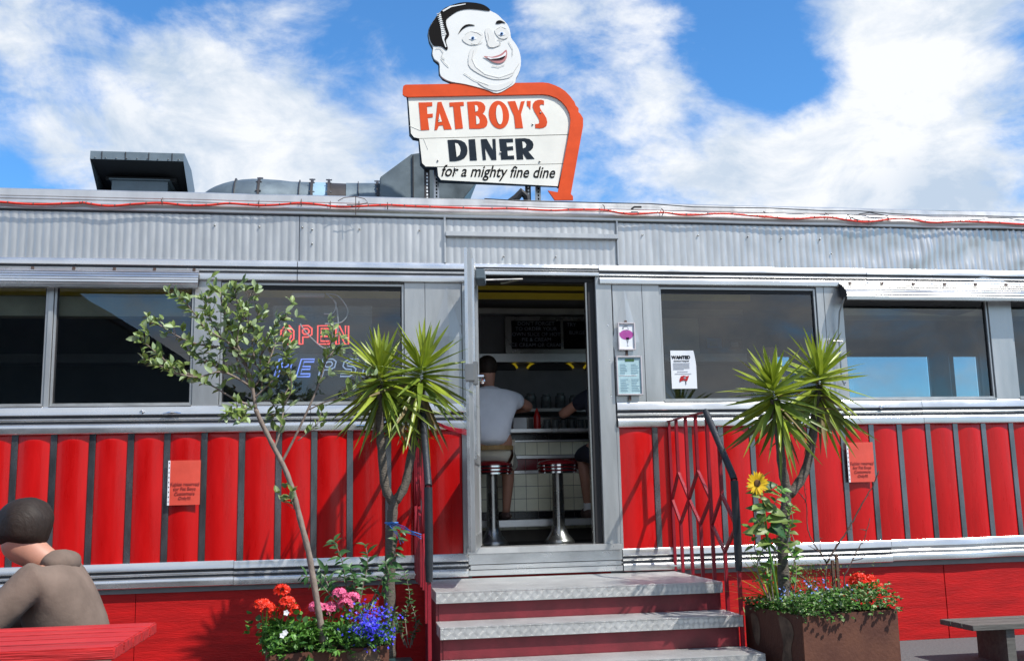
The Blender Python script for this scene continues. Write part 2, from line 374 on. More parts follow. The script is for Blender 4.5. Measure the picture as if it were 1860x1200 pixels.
        if bevel:
            es = [e for e in bm.edges if len(e.link_faces) == 2 and e.calc_face_angle(0) > R_(35)]
            bmesh.ops.bevel(bm, geom=es, offset=bevel, segments=2, affect='EDGES', clamp_overlap=True)
        if smooth:
            for f in bm.faces: f.smooth = True
            if smooth != 'leaf':
                for e in bm.edges:
                    if len(e.link_faces) == 2 and e.calc_face_angle(0) > R_(ang): e.smooth = False
        bm.to_mesh(me); bm.free()
        o = bpy.data.objects.new(name, me); C.objects.link(o)
        if parent: o.parent = parent
        if label: o['label'] = label
        return o
def boxo(name, m, parent, *a, bevel=0.0, **k):
    b = MB(); b.box(*a, **k); return b.build(name, m, parent, bevel=bevel)

def text_mb(mb, body, size, c, align='CENTER', shear=0.0, offset=0.0, extrude=.0006, sx=1.0, rot=0.0, yrot=0.0):
    """lettering facing -Y centred on point c, added to mb"""
    cu = bpy.data.curves.new('txt', 'FONT'); cu.body = body; cu.size = size; cu.align_x = align; cu.align_y = 'CENTER'
    cu.shear = shear; cu.offset = offset; cu.extrude = extrude; cu.resolution_u = 3
    o = bpy.data.objects.new('txt', cu); C.objects.link(o)
    dg = bpy.context.evaluated_depsgraph_get(); me = bpy.data.meshes.new_from_object(o.evaluated_get(dg))
    m = Matrix.Translation(c) @ Matrix.Rotation(yrot, 4, 'Z') @ Matrix.Rotation(-rot, 4, 'Y') @ Matrix.Rotation(PI/2, 4, 'X') @ Matrix.Scale(sx, 4, (1, 0, 0))
    mb.mesh_at([m @ v.co for v in me.vertices], [tuple(p.vertices) for p in me.polygons])
    bpy.data.objects.remove(o); bpy.data.meshes.remove(me); bpy.data.curves.remove(cu)

# ------------------------------------------------------------------ setting: ground
g = MB(); g.box(-400, 400, -400, 400, -.2, 0)
tag(g.build('ground', 'asphalt'), 'grey asphalt yard in front of the diner', kind='structure')

# ------------------------------------------------------------------ the diner
XL, XR, YB = -3.2, 6.6, 2.5
diner = thing('diner', (1.3, 0, 0), 'long silver and red railway-car diner with fluted metal sides and an open front door', 'diner')
ZF = .76

# corrugated fascia panels
def corrugated(x0, x1, z0, z1, wild, name='fascia_panel'):
    p = .0545; b = MB(); nx = int((x1-x0)/p*8); nz_ = 10; vs = []; fs = []
    for i in range(nx+1):
        x = x0 + (x1-x0)*i/nx
        ph = ((x - x0)/p) % 1.0
        for j in range(nz_+1):
            z = z0 + (z1-z0)*j/nz_; t = j/nz_
            w = max(0, min(1, (x-2.6)/2.2)) * wild
            env = .0040 + .0060*w
            yy = -.010 - env*math.sin(PI*ph)**.8
            yy += mnoise.noise(Vector((x*1.3, z*2.5, 4)))*.0012
            yy += w*.020*mnoise.noise(Vector((x*2.6, z*4.5, 1)))*(1-abs(2*t-1)**3) + w*.012*mnoise.noise(Vector((x*8, z*9, 2)))*(1-abs(2*t-1)**3)
            yy = min(yy, -.006)
            xx = x + w*.014*mnoise.noise(Vector((x*3, z*7, 7)))*math.sin(PI*t)
            vs.append((xx, yy, z))
    m = nz_+1
    for i in range(nx):
        for j in range(nz_): fs.append((i*m+j, i*m+j+1, (i+1)*m+j+1, (i+1)*m+j))
    b.mesh_at(vs, fs); return b.build(name, 'alu2', diner, smooth=True, ang=60)
corrugated(XL, -.395, 2.85, 3.225, 0)
corrugated(-.390, .665, 2.85, 3.225, 0)
corrugated(.680, 1.990, 2.85, 3.065, 0)
corrugated(.680, 1.990, 3.095, 3.225, 0)
corrugated(2.003, XR, 2.85, 3.225, 1)
b = MB(); b.box(.675, 2.0, -.055, -.004, 3.062, 3.098); b.box(.664, .679, -.03, 0, 2.86, 3.22); b.box(1.991, 2.003, -.03, 0, 2.86, 3.22)
b.build('header_bar', 'alu', diner, bevel=.003)
b = MB()
for px, py in [(390, 409), (471, 412), (549, 413), (567, 417), (567, 443), (653, 416), (762, 418), (915, 466), (1009, 467), (1167, 427), (1268, 428), (1358, 430), (1419, 433), (1489, 435), (1510, 461), (1106, 433), (1010, 433), (925, 431), (880, 429)]:
    p = at(px, py, -.02); b.ball((p.x, -.022, p.z), .007, .006, .007, 8, 5)
b.build('rivet', 'steel', diner, smooth=True)
# roof edge moulding and roof
b = MB(); dz_ = lambda x, y, z: (0.006*mnoise.noise(Vector((x*2.2, z*3, 9)))*(1 + 2.5*max(0, min(1, (x-3.3)))), .004*mnoise.noise(Vector((x*1.1, 3, z))))
b.sweep([(.02, 3.37), (-.014, 3.354), (-.020, 3.306), (-.017, 3.300), (-.026, 3.296), (-.030, 3.285), (-.028, 3.276), (-.038, 3.266), (-.047, 3.256), (-.048, 3.248), (-.034, 3.236), (-.030, 3.230), (-.030, 3.214), (-.026, 3.208), (-.01, 3.208)], XL, XR, 90, dz_)
b.build('roof_edge_moulding', 'alu', diner, smooth=True, ang=25)
b = MB(); b.box(XL, XR, -.020, .02, 3.198, 3.2075); b.build('drip_edge', 'groove', diner)
b = MB()
pr = [(0.01, 3.365)] + [(.01 + YB*t, 3.365 + .10*math.sin(PI*t)) for t in [i/12 for i in range(1, 12)]] + [(YB+.01, 3.365), (YB+.01, 3.28), (.01, 3.28)]
b.sweep(pr + [pr[0]], XL, XR, 1); b.build('roof', 'galv', diner, smooth=True)

def ribbed(name, x0, x1, ztop, zbot, dent=0.0, seed=0.0, lower='flat'):
    """moulding: flat band, two half round ribs between dark grooves, flat band"""
    h = ztop - zbot; z = lambda t: ztop - h*t
    pf = [(0, z(0)), (-.020, z(.004)), (-.024, z(.04)), (-.031, z(.30)), (-.028, z(.325)), (-.014, z(.33)), (-.014, z(.42))]
    for q in (-75, -45, -15, 15, 45, 75): pf.append((-.014 - .014*math.cos(R_(q)), z(.485 + .063*math.sin(R_(q)))))
    pf += [(-.014, z(.55)), (-.014, z(.635)), (-.026, z(.64)), (-.034, z(.67)), (-.039, z(.72)), (-.041, z(.80)), (-.039, z(.97)), (-.032, z(1)), (0, z(1))]
    def dp(x, y, zz):
        if not dent: return (0.0015*mnoise.noise(Vector((x*3, zz*5, seed))), 0)
        n_ = mnoise.noise(Vector((x*2.1, zz*6, seed))); n2_ = mnoise.noise(Vector((x*5.5, zz*9, seed+4)))
        return (.006*dent*n_, .008*dent*mnoise.noise(Vector((x*1.3, 2, seed))))
    b = MB(); b.sweep(pf, x0, x1, max(2, int((x1-x0)/.05)), dp)
    o = b.build(name, 'trim', diner, smooth=True, ang=30)
    g_ = MB(); g_.box(x0, x1, -.0162, -.006, z(.418), z(.335)); g_.box(x0, x1, -.0162, -.006, z(.632), z(.556)); (g_.build('groove', 'groove', o) if dent < 1 else None)
    return o
ribbed('upper_moulding', XL, -.405, 2.862, 2.712); ribbed('upper_moulding', -.400, .830, 2.862, 2.712)
ribbed('upper_moulding', .834, 1.838, 2.862, 2.772); ribbed('upper_moulding', 1.842, 4.02, 2.862, 2.712, .5, 3); ribbed('upper_moulding', 4.024, XR, 2.862, 2.712, .8, 5)
ribbed('belt_moulding', XL, -.30, 1.815, 1.627); ribbed('belt_moulding', -.296, .822, 1.815, 1.627)
ribbed('belt_moulding', 1.945, 4.40, 1.815, 1.627, .3, 8); ribbed('belt_moulding', 4.403, XR, 1.815, 1.627, .5, 9)
ribbed('lower_moulding', XL, -.806, .752, .585, .35, 2); ribbed('lower_moulding', -.803, .812, .748, .583)
ribbed('lower_moulding', 1.945, 4.05, .745, .583, .4, 12); ribbed('lower_moulding', 4.052, XR, .745, .590, 1.6, 14)
# under the door: sill and kick plates
boxo('threshold', 'alu', diner, .800, 1.93, -.075, .12, .742, .786, bevel=.004)
b = MB(); b.box(.815, 1.942, -.022, 0, .668, .738); b.box(.815, 1.942, -.030, 0, .590, .628); b.build('sill_plate', 'trim', diner, bevel=.003)
b = MB(); b.box(.815, 1.942, -.040, 0, .632, .664); b.build('sill_plate', 'trim', diner, bevel=.012)
# carcass behind the cladding
b = MB(); b.box(XL, .84, .0, .05, .55, 1.80); b.box(1.86, XR, .0, .05, .55, 1.80); b.box(XL, XR, .0, .05, 2.775, 3.28)
b.box(XL, XR, YB-.04, YB, .55, 2.02); b.box(XL, XR, YB-.04, YB, 2.50, 3.28); b.box(XL, 4.15, YB-.04, YB, 2.02, 2.50); b.box(6.02, 6.24, YB-.04, YB, 2.02, 2.50); b.box(4.47, 4.92, YB-.04, YB, 2.02, 2.5)
b.box(XL-.02, XL, 0, YB, .3, 3.3); b.box(XR, XR+.02, 0, YB, .3, 3.3)
b.build('wall', 'dark', diner)
for x0_, x1_ in ((4.15, 4.47), (4.92, 6.02), (6.24, XR-.02)):
    b = MB(); b.box(x0_, x0_+.03, YB-.075, YB-.041, 2.02, 2.50); b.box(x1_-.03, x1_, YB-.075, YB-.041, 2.02, 2.50); b.box(x0_, x1_, YB-.075, YB-.041, 2.50, 2.53); b.box(x0_, x1_, YB-.09, YB-.041, 1.99, 2.02)
    o = b.build('rear_window', 'galv', diner); b = MB(); b.box(x0_+.03, x1_-.03, YB-.03, YB-.025, 2.02, 2.50); b.build('pane', 'glass', o)
boxo('floor', 'btile', diner, XL, XR, .05, YB-.04, .55, ZF)
# red skirt of painted boards
b = MB()
for x0, x1 in ((XL, -1.45), (-1.447, .30), (.303, 2.1), (2.103, 4.485), (4.49, XR)):
    o = MB(); o.box(x0, x1, .012, .04, .0, .585); o.build('skirt_board', 'redw', diner, bevel=.002)
boxo('skirt_backing', 'black', diner, XL, XR, .045, .12, 0, .55)

# red flutes between dark battens
def flute(x0, x1):
    b = MB(); nx, nz2 = 12, 16; z0, z1 = .745, 1.632; vs = []; fs = []
    for i in range(nx+1):
        u = 2*i/nx - 1
        for j in range(nz2+1):
            t = (j/nz2)**.45; z = z0 + (z1-z0)*t
            e = min(1, (z1-z)/.045); e = math.sqrt(max(0, 1-(1-e)**2))
            e = .15 + .85*e
            vs.append((x0+(x1-x0)*i/nx, -.004 - .016*(1-u*u)*e, z))
    m = nz2+1
    for i in range(nx):
        for j in range(nz2): fs.append((i*m+j, i*m+j+1, (i+1)*m+j+1, (i+1)*m+j))
    b.mesh_at(vs, fs); return b.build('red_panel', 'red', diner, smooth=True, ang=80)
def batten(x):
    b = MB(); b.box(x-.021, x+.021, -.012, 0, .74, 1.632); o = b.build('batten', 'batten', diner, bevel=.002)
xs = [-1.765-.25*k for k in range(5, 0, -1)] + [-1.765, -1.513, -1.272, -1.024, -.768, -.516, -.271, -.021, .249, .50]
for x in xs: batten(x)
for a, c in zip(xs[:-1], xs[1:]): flute(a+.022, c-.022)
flute(.522, .778)
xs = [2.231, 2.497, 2.744, 2.994, 3.228, 3.46, 3.731, 3.968, 4.203, 4.444, 4.679, 4.92, 5.16, 5.40, 5.64, 5.88, 6.12, 6.36]
for x in xs: batten(x)
flute(1.957, 2.209)
for a, c in zip(xs[:-1], xs[1:]): flute(a+.022, c-.022)
boxo('edge_strip', 'pillar', diner, .781, .826, -.020, 0, .74, 1.63); boxo('edge_strip', 'pillar', diner, 1.935, 1.954, -.020, 0, .74, 1.63)

# pillars between the windows
def pillar(x0, x1, seam=None, diamond=None, z1=2.715):
    b = MB(); segs = [x0] + ([seam] if seam else []) + [x1]
    for a, c in zip(segs[:-1], segs[1:]): b.box(a+.0015, c-.0015, -.012, .05, 1.812, z1)
    o = b.build('pillar_panel', 'pillar', diner, bevel=.002)
    if diamond:
        (cx_, zc, hw, ztop, zb) = diamond; d = MB(); yb = -.0125
        top = (cx_, yb, ztop); bot = (cx_, yb, zb); l = (cx_-hw, yb, zc); r = (cx_+hw, yb, zc); ctr = (cx_ + hw*.12, -.028, zc)
        d.mesh_at([top, r, bot, l, ctr], [(0, 1, 4), (1, 2, 4), (2, 3, 4), (3, 0, 4)]); d.build('diamond_boss', 'pillar', o)
    return o
pillar(-1.118, -.935)
pillar(.368, .790, .520, (.683, 2.31, .112, 2.70, 1.86))
boxo('pillar_panel', 'pillar', diner, .793, .832, -.026, .05, 1.63, 2.712, bevel=.003)
pillar(1.942, 2.312, 2.175, (2.035, 2.27, .108, 2.69, 1.85))
pillar(3.592, 3.800, 3.655)
# windows
def window(x0, x1, ztop=2.70, back=.05):
    f = MB(); w = .016
    f.box(x0, x0+w, .0, .05, 1.825, ztop); f.box(x1-w, x1, .0, .05, 1.825, ztop); f.box(x0+w, x1-w, .0, .05, ztop-w, ztop); f.box(x0+w, x1-w, .0, .05, 1.825, 1.825+w)
    o = f.build('window', 'pillar', diner, bevel=.002)
    gl = MB(); gl.box(x0+w, x1-w, .024, .028, 1.825+w, ztop-w); gl.build('pane', 'glass', o)
    rb = MB(); r = .008; x0 += w; x1 -= w
    rb.box(x0, x0+r, .016, .030, 1.841, ztop-w); rb.box(x1-r, x1, .016, .030, 1.841, ztop-w); rb.box(x0+r, x1-r, .016, .030, ztop-w-.028, ztop-w-.001); rb.build('gasket', 'black', o)
    si = MB(); si.box(x0-w, x1+w, -.026, .05, 1.8155, 1.8245); si.build('sill', 'alu', o)
    return o
window(-3.0, -2.1); window(-2.06, -1.12); window(-.933, .366); window(2.314, 3.590); window(3.802, 5.06); window(5.26, 6.45)
pillar(5.062, 5.258); pillar(-2.098, -2.062); pillar(-3.2, -3.002); pillar(6.452, 6.6)
b = MB(); b.box(XL, .83, .001, .05, 2.701, 2.774); b.box(1.90, XR, .001, .05, 2.701, 2.774); b.build('window_header', 'dark', diner)

# blind hoods over the outer windows
def hood(x0, x1, zt, zb, out):
    pf = [(-.036, zt), (-.045, zt+.004)]
    n = 5
    for k in range(n):
        t0 = k/n; z_ = zt - (zt-zb)*t0*.72; y_ = -.045 - out*math.sin(t0*PI/2)
        t1 = (k+.8)/n; z2 = zt - (zt-zb)*t1*.72; y2 = -.045 - out*math.sin(t1*PI/2)
        pf += [(y_-.006, z_-.002), (y2-.006, z2), (y2+.002, z2-.003)]
    pf += [(-.045-out, zt-(zt-zb)*.76), (-.050-out, zt-(zt-zb)*.80), (-.047-out, zb+.006), (-.030-out, zb), (-.03-out, zb+.014), (-.036, zb+.05)]
    b = MB(); b.sweep(pf, x0, x1, 40, lambda x, y, z: (.003*mnoise.noise(Vector((x*3, z*4, 2))), 0))
    o = b.build('blind_hood', 'trim', diner, smooth=True, ang=25)
    for x in (x0, x1):
        e = MB(); e.mesh_at([(x, y, z) for y, z in pf], [tuple(range(len(pf)))]); e.build('end_cap', 'black', o)
    cl = MB()
    k = x0 + .09
    while k < x1: cl.box(k-.01, k+.01, -.056, -.046, zt-.006, zt+.014); k += .27
    cl.build('clip', 'twig', o)
    return o
hood(-3.1, -1.085, 2.775, 2.635, .045)
hr = hood(3.775, XR-.02, 2.735, 2.580, .11)
b = MB(); b.tube([(3.79, -.12, 2.64), (3.745, -.075, 2.50), (3.738, -.05, 2.35), (3.735, -.05, 1.98), (3.75, -.06, 1.93), (3.765, -.045, 1.95)], .007); b.tube([(3.69, -.05, 2.275), (3.76, -.055, 2.272)], .006)
b.ball((3.688, -.04, 2.275), .024, .014, .026); b.build('pull_rod', 'steel', hr, smooth=True)
b = MB(); b.box(3.83, XR-.05, .06, .30, 2.50, 2.56); b.box(XL+.02, -1.14, .05, .16, 2.46, 2.60); b.build('blind_roll', 'tan', diner)
b = MB(); b.prism([(4.22, 2.548), (5.0, 2.548), (4.82, 2.50), (4.60, 2.515)], .052, .058); b.build('blind_roll', 'black', diner)
# fittings on the belt
b = MB()
for (px, py) in ((258, 748),):
    p = at(px, py, -.03); b.mesh_at([(p.x-.02, -.032, p.z), (p.x, -.032, p.z+.016), (p.x+.02, -.032, p.z), (p.x, -.032, p.z-.016), (p.x, -.045, p.z)], [(0, 1, 4), (1, 2, 4), (2, 3, 4), (3, 0, 4)])
p = at(313, 750, -.03); b.tube([(p.x-.06, -.045, p.z-.005), (p.x, -.05, p.z+.004), (p.x+.06, -.045, p.z-.003)], [.006, .011, .006]); b.ball((p.x, -.045, p.z), .018, .012, .012)
p = at(655, 773, -.03); b.tube([(p.x-.03, -.05, p.z), (p.x+.03, -.05, p.z)], .007)
p = at(1600, 739, -.03); b.ball((p.x, -.035, p.z), .018, .012, .014)
b.build('awning_hook', 'chrome', diner, smooth=True)
b = MB()
for (px, py) in ((1104, 591), (1107, 655), (1110, 720), (838, 590), (840, 655)):
    p = at(px, py, -.015); b.ball((p.x, -.030 if px < 900 else -.0135, p.z), .0065)
b.build('screw', 'chrome', diner, smooth=True)

# door frame and door
b = MB(); b.box(1.812, 1.935, -.018, .06, .786, 2.771); b.box(.836, .905, -.012, .06, .786, 2.771); b.build('door_frame', 'pillar', diner, bevel=.003)
b = MB(); b.box(1.755, 1.811, .02, .09, .787, 2.735); b.box(.906, .920, .02, .09, .787, 2.735); b.box(.906, 1.811, .02, .09, 2.736, 2.771); b.build('door_seal', 'black', diner, bevel=.004)
b = MB(); b.box(1.742, 1.756, .03, .08, .787, 2.735); b.build('door_seal', 'steel', diner)
# door leaf: hinge at (.862,-.02) swung out and a little past square
HX, HY = .892, -.03; dv = Vector((-.150, -.87, 0)).normalized(); dn = Vector((-dv.y, dv.x, 0))   # dn points to +x side
if dn.x < 0: dn = -dn
def dbox(mb, s0, s1, z0, z1, n0=-.02, n1=.02):
    vs = []
    for s in (s0, s1):
        for n_ in (n0, n1):
            for z in (z0, z1): vs.append(Vector((HX, HY, z)) + dv*s + dn*n_)
    mb.mesh_at(vs, [(0, 1, 3, 2), (4, 6, 7, 5), (0, 4, 5, 1), (2, 3, 7, 6), (0, 2, 6, 4), (1, 5, 7, 3)])
DW = .875
b = MB(); dbox(b, 0, .075, .80, 2.762); dbox(b, DW-.075, DW, .80, 2.762); dbox(b, .075, DW-.075, 2.66, 2.762); dbox(b, .075, DW-.075, 1.36, 1.43); dbox(b, .075, DW-.075, .80, .90)
door = b.build('door', 'pillar', diner, bevel=.004)
b = MB(); dbox(b, .075, DW-.075, .90, 1.36, -.012, .012); b.build('kick_panel', 'alu', door)
b = MB(); dbox(b, .075, DW-.075, 1.43, 2.66, -.004, .004); b.build('glass_pane', 'glassd', door)
b = MB(); dbox(b, DW-.006, DW+.004, .80, 2.762, -.026, -.006); dbox(b, DW-.11, DW-.09, 1.40, 2.66, .02, .034); dbox(b, DW-.055, DW-.035, 1.38, 2.70, .02, .036); b.build('edge_trim', 'trim', door, bevel=.002)
b = MB(); dbox(b, DW-.075, DW-.01, 1.86, 2.01, .02, .05); dbox(b, DW-.01, DW+.03, 1.88, 1.99, -.03, .03); b.build('lock', 'steel', door, bevel=.004)
q = Vector((HX, HY, 1.92)) + dv*(DW-.09) + dn*.03
b = MB(); b.tube([q, q+dn*.05, q+dn*.06+Vector((.0, .05, -.0)), q+dn*.055+Vector((0, .10, -.02))], .012); b.ball(q+dn*.06+Vector((0, .1, -.02)), .02); b.build('handle', 'chrome', door, smooth=True)
b = MB(); dbox(b, .10, .36, 2.665, 2.74, .022, .085); clo = b.build('door_closer', 'galv', door, bevel=.006)
q = Vector((HX, HY, 2.70)) + dv*.14 + dn*.06
b = MB(); b.tube([q, (1.25, -.02, 2.745)], .008); b.tube([(1.25, -.02, 2.745), (1.10, .06, 2.73)], .010); b.build('closer_arm', 'steel', clo, smooth=True)
b = MB()
for s in (.06, .35): b.box(.842, .866, -.055, -.02, 1.55+s, 1.75+s)
b.build('hinge', 'steel', door, bevel=.003)

# ------------------------------------------------------------------ interior
def vault():
    b = MB(); pf = []
    for k in range(15):
        t = k/14; y = .06 + (YB-.12)*t; pf.append((y, 2.97 + .29*math.sin(PI*t)**.8))
    b.sweep(pf, XL+.02, XR-.02, 1); return b.build('ceiling', 'dark', diner, smooth=True)
vault()
b = MB(); b.box(XL+.02, 3.9, 2.06, 2.10, 3.005, 3.065); b.box(XL+.02, 3.9, 2.0, 2.04, 3.085, 3.12); b.build('cornice_panel', 'cove', diner)
b = MB(); b.box(XL+.02, 3.9, 2.24, 2.45, 2.42, 2.50); b.box(XL+.02, 3.9, 2.28, 2.45, 2.90, 2.955); b.build('soffit_ledge', 'alu', diner)
# counter: a built-in unit clad with tiles
cnt = thing('counter', (1.2, 1.25, ZF), 'long tiled lunch counter with steel edged top, seen through the open doorway', 'counter')
b = MB(); b.box(-1.6, 3.3, 1.18, 1.85, 1.676, 1.705); b.build('counter_top', 'alu', cnt, bevel=.006)
def tiles(z0, z1, y, m, s, name, x0=-.2, x1=3.0):
    b = MB(); nzz = max(1, round((z1-z0)/s)); h = (z1-z0)/nzz
    for i in range(int((x1-x0)/s)):
        for j in range(nzz): b.box(x0+i*s+.002, x0+(i+1)*s-.002, y-.008, y, z0+j*h+.002, z0+(j+1)*h-.002)
    o = b.build(name, m, cnt); return o
boxo('tile_backing', 'grout', cnt, -1.6, 3.3, 1.401, 1.8, ZF, 1.675)
tiles(1.622, 1.676, 1.40, 'btile', .105, 'tile_band'); tiles(1.49, 1.603, 1.40, 'ctile', .105, 'tile_band'); tiles(1.362, 1.46, 1.40, 'mtile', .105, 'tile_band'); tiles(1.012, 1.33, 1.40, 'ctile', .105, 'tile_band'); tiles(.948, 1.008, 1.40, 'btile', .105, 'tile_band')
b = MB(); b.box(-1.6, 3.3, 1.380, 1.40, 1.462, 1.486); b.box(-1.6, 3.3, 1.380, 1.40, 1.334, 1.358); b.box(-1.6, 3.3, 1.375, 1.40, 1.605, 1.619); b.build('tile_trim', 'alu', cnt)
b = MB(); b.box(-1.6, 3.3, 1.12, 1.40, .89, .945); b.build('foot_rest', 'alu', cnt, bevel=.006)
tiles(.855, .886, 1.40, 'ctile', .105, 'tile_band')
# shelves and wall behind the counter
sh_ = thing('shelf', (1.5, 2.3, 1.9), 'dark back shelf of jars and glasses behind the lunch counter', 'shelf')
b = MB(); b.box(.2, 3.2, 2.12, 2.44, 1.93, 1.96); b.build('shelf_board', 'steel', sh_)
b = MB(); b.box(.2, 3.2, 2.40, 2.455, 1.0, 2.38); b.build('back_panel', 'dark', sh_)
b = MB(); b.box(.2, 3.2, 2.0, 2.39, .80, 1.66); b.build('base_unit', 'alu', sh_)
for k, (x, rr, hh) in enumerate([(1.45, .045, .13), (1.56, .04, .10), (1.68, .055, .15), (1.83, .05, .14), (1.97, .05, .15), (2.1, .045, .13), (1.33, .05, .16), (1.2, .05, .14), (2.25, .05, .14)]):
    b = MB(); b.lathe([(rr*.9, 0), (rr, .01), (rr, hh*.8), (rr*.7, hh*.88), (rr*.72, hh), (0.001, hh)], (x, 2.2, 1.96), 14)
    o = b.build('jar', 'jar', smooth=True); o.data.transform(Matrix.Translation((-x, -2.2, -1.96))); o.location = (x, 2.2, 1.96)
    tag(o, 'dark glass storage jar standing in the row on the back shelf behind the counter', 'jar', 'jars on the back shelf')
mb_ = thing('menu_board', (1.9, 2.38, 2.5), 'black letter board menu in a dark frame high on the back wall', 'menu board')
b = MB(); b.box(1.47, 2.75, 2.34, 2.40, 2.515, 2.885); b.build('frame', 'steel', mb_, bevel=.01)
b = MB(); b.box(1.53, 2.02, 2.33, 2.339, 2.56, 2.84); b.box(2.05, 2.68, 2.33, 2.339, 2.56, 2.84); b.build('panel', 'ink', mb_)
b = MB()
for i, s in enumerate(["DON'T FORGET", 'TO ORDER YOUR', 'OWN SLICE OF HOT', 'PIE & CREAM', 'ICE CREAM OR CREAM']): text_mb(b, s, .052, (1.775, 2.327, 2.81-i*.053))
for s, x, z in (('TRY', 2.13, 2.80), ('THE', 2.33, 2.80), ('BURGER', 2.20, 2.72), ('FOR', 2.33, 2.64)): text_mb(b, s, .052, (x, 2.327, z))
b.build('lettering', 'grey', mb_)
for k, (px, hw, x0c) in enumerate(((908, .175, 0), (1000, .235, 0), (1102, .235, 0), (790, .235, 0), (1200, .235, 0))):
    c_ = at(px, 672, 2.36); n_ = 18; zt_ = .115
    b = MB(); b.prism([(c_.x + hw*.93*math.cos(PI*q/n_), c_.z + zt_*.8*math.sin(PI*q/n_)) for q in range(n_+1)], 2.372, 2.385); b.build('arch_panel', 'black', sh_)
    b = MB(); b.tube([(c_.x + hw*math.cos(PI*q/n_), 2.36, c_.z + zt_*.9*math.sin(PI*q/n_)) for q in range(1, n_)], .011, 6); b.build('arch_rim', 'lamp', sh_, smooth=True)
# bar stools
def stool(x, y, label):
    r = thing('bar_stool', (x, y, ZF), label, 'bar stool', 'round bar stools at the counter')
    b = MB(); b.lathe([(.17, -.02), (.025, 0.0)][::-1] if False else [(.001, .675), (.09, .672), (.150, .660), (.168, .640), (.168, .632)], (x, y, ZF), 32); b.build('seat', 'stoolred', r, smooth=True)
    b = MB(); b.lathe([(.164, .632), (.172, .628), (.172, .615), (.160, .612), (.160, .604), (.170, .600), (.170, .588), (.156, .585), (.156, .577), (.166, .573), (.166, .560), (.150, .556), (.02, .55)], (x, y, ZF), 32); b.build('seat_ring', 'chrome', r, smooth=True)
    b = MB()
    for zc_, rr in ((.608, .1635), (.581, .160)): b.lathe([(rr, -.004), (rr, .004)], (x, y, ZF+zc_), 32)
    b.build('seat_band', 'stoolred', r, smooth=True)
    b = MB(); b.lathe([(.055, .02), (.052, .03), (.048, .30), (.046, .555)], (x, y, ZF), 24); b.build('column', 'steel', r, smooth=True)
    b = MB(); b.lathe([(.125, 0), (.125, .012), (.110, .03), (.078, .07), (.060, .11), (.056, .13)], (x, y, ZF), 28); b.build('base', 'steel', r, smooth=True)
    return r
stool(1.665, .92, 'empty bar stool with an oxblood seat in the middle of the doorway')
stool(1.12, .92, 'bar stool under the man in the pale tee, half hidden by the open door')
stool(2.14, .92, 'bar stool under the man in dark clothes behind the right door jamb')
stool(2.62, .92, 'bar stool farther along the counter to the right of the doorway')
stool(.69, .92, 'bar stool farther along the counter to the left of the doorway')
# things on the counter
b = MB(); b.lathe([(.030, 0), (.032, .01), (.032, .12), (.020, .15), (.008, .19), (.004, .195)], (0, 0, 0), 14); o = b.build('sauce_bottle', 'ketchup', smooth=True); o.location = (1.585, 1.36, 1.70)
tag(o, 'red squeeze sauce bottle standing on the counter', 'bottle')
b = MB(); b.box(-.06, .06, -.04, .04, 0, .11); o = b.build('napkin_holder', 'white', bevel=.006); o.location = (1.43, 1.38, 1.705); tag(o, 'white napkin holder on the counter beside the red sauce bottle', 'napkin holder')
b = MB(); b.box(-.05, .05, -.03, .03, 0, .10); o = b.build('menu_holder', 'ketchup', bevel=.004); o.location = (1.27, 1.38, 1.705); tag(o, 'small dark red menu holder on the counter left of the napkins', 'menu holder')
for k in range(8):
    b = MB(); b.lathe([(.02, 0), (.026, .002), (.030, .09), (.027, .09), (.018, .008)], (0, 0, 0), 12); o = b.build('tumbler', 'jar', smooth=True); o.location = (1.68+.075*k, 1.40, 1.705)
    tag(o, 'drinking glass in the row on the counter right of the sauce bottle', 'glass', 'row of glasses on the counter')
b = MB(); b.box(.2, 3.2, -.005, .005, 0, .13); o = b.build('splash_screen', 'steel', bevel=0); o.location = (0, 1.62, 1.705); tag(o, 'low pale screen along the back of the lunch counter', 'screen')
for k, (x, z) in enumerate(((3.60, 2.62), (3.82, 2.61))):
    b = MB(); b.box(-.075, .075, -.006, .006, -.05, .05); b.cur = 1; b.box(-.05, .03, -.010, -.0065, -.03, .02)
    o = b.build('picture', ['iris' if k == 0 else 'ink', 'greyb'], bevel=0); o.location = (x, 2.33, z)
    tag(o, ('small blue picture' if k == 0 else 'small dark picture') + ' on the rear wall seen through the right window', 'picture')
b = MB(); b.box(2.45, 3.45, 2.36, 2.44, 2.52, 2.88); o = b.build('wall_panel', 'ctile', diner)

# ------------------------------------------------------------------ people
def evalmesh(o):
    dg = bpy.context.evaluated_depsgraph_get(); return bpy.data.meshes.new_from_object(o.evaluated_get(dg))
def skin(name, J, E, m, parent, sub=2, ellip=None):
    """J: name -> (pos, r or (rx,ry)); E: edges of names"""
    ks = list(J); me = bpy.data.meshes.new(name)
    me.from_pydata([J[k][0] for k in ks], [(ks.index(a), ks.index(b_)) for a, b_ in E], [])
    o = bpy.data.objects.new(name, me); C.objects.link(o)
    md = o.modifiers.new('s', 'SKIN'); md.use_smooth_shade = True
    o.modifiers.new('d', 'SUBSURF').levels = sub
    sv = me.skin_vertices[0].data
    for i, k in enumerate(ks):
        r = J[k][1]; sv[i].radius = (r, r) if not hasattr(r, '__len__') else r; sv[i].use_root = (i == 0)
    me2 = evalmesh(o); bpy.data.objects.remove(o)
    p0 = wloc(parent); me2.transform(Matrix.Translation(-p0)); me2.name = name
    me2.materials.clear(); me2.materials.append(M[m])
    for p in me2.polygons: p.use_smooth = True
    o = bpy.data.objects.new(name, me2); C.objects.link(o); o.parent = parent; return o
V = Vector
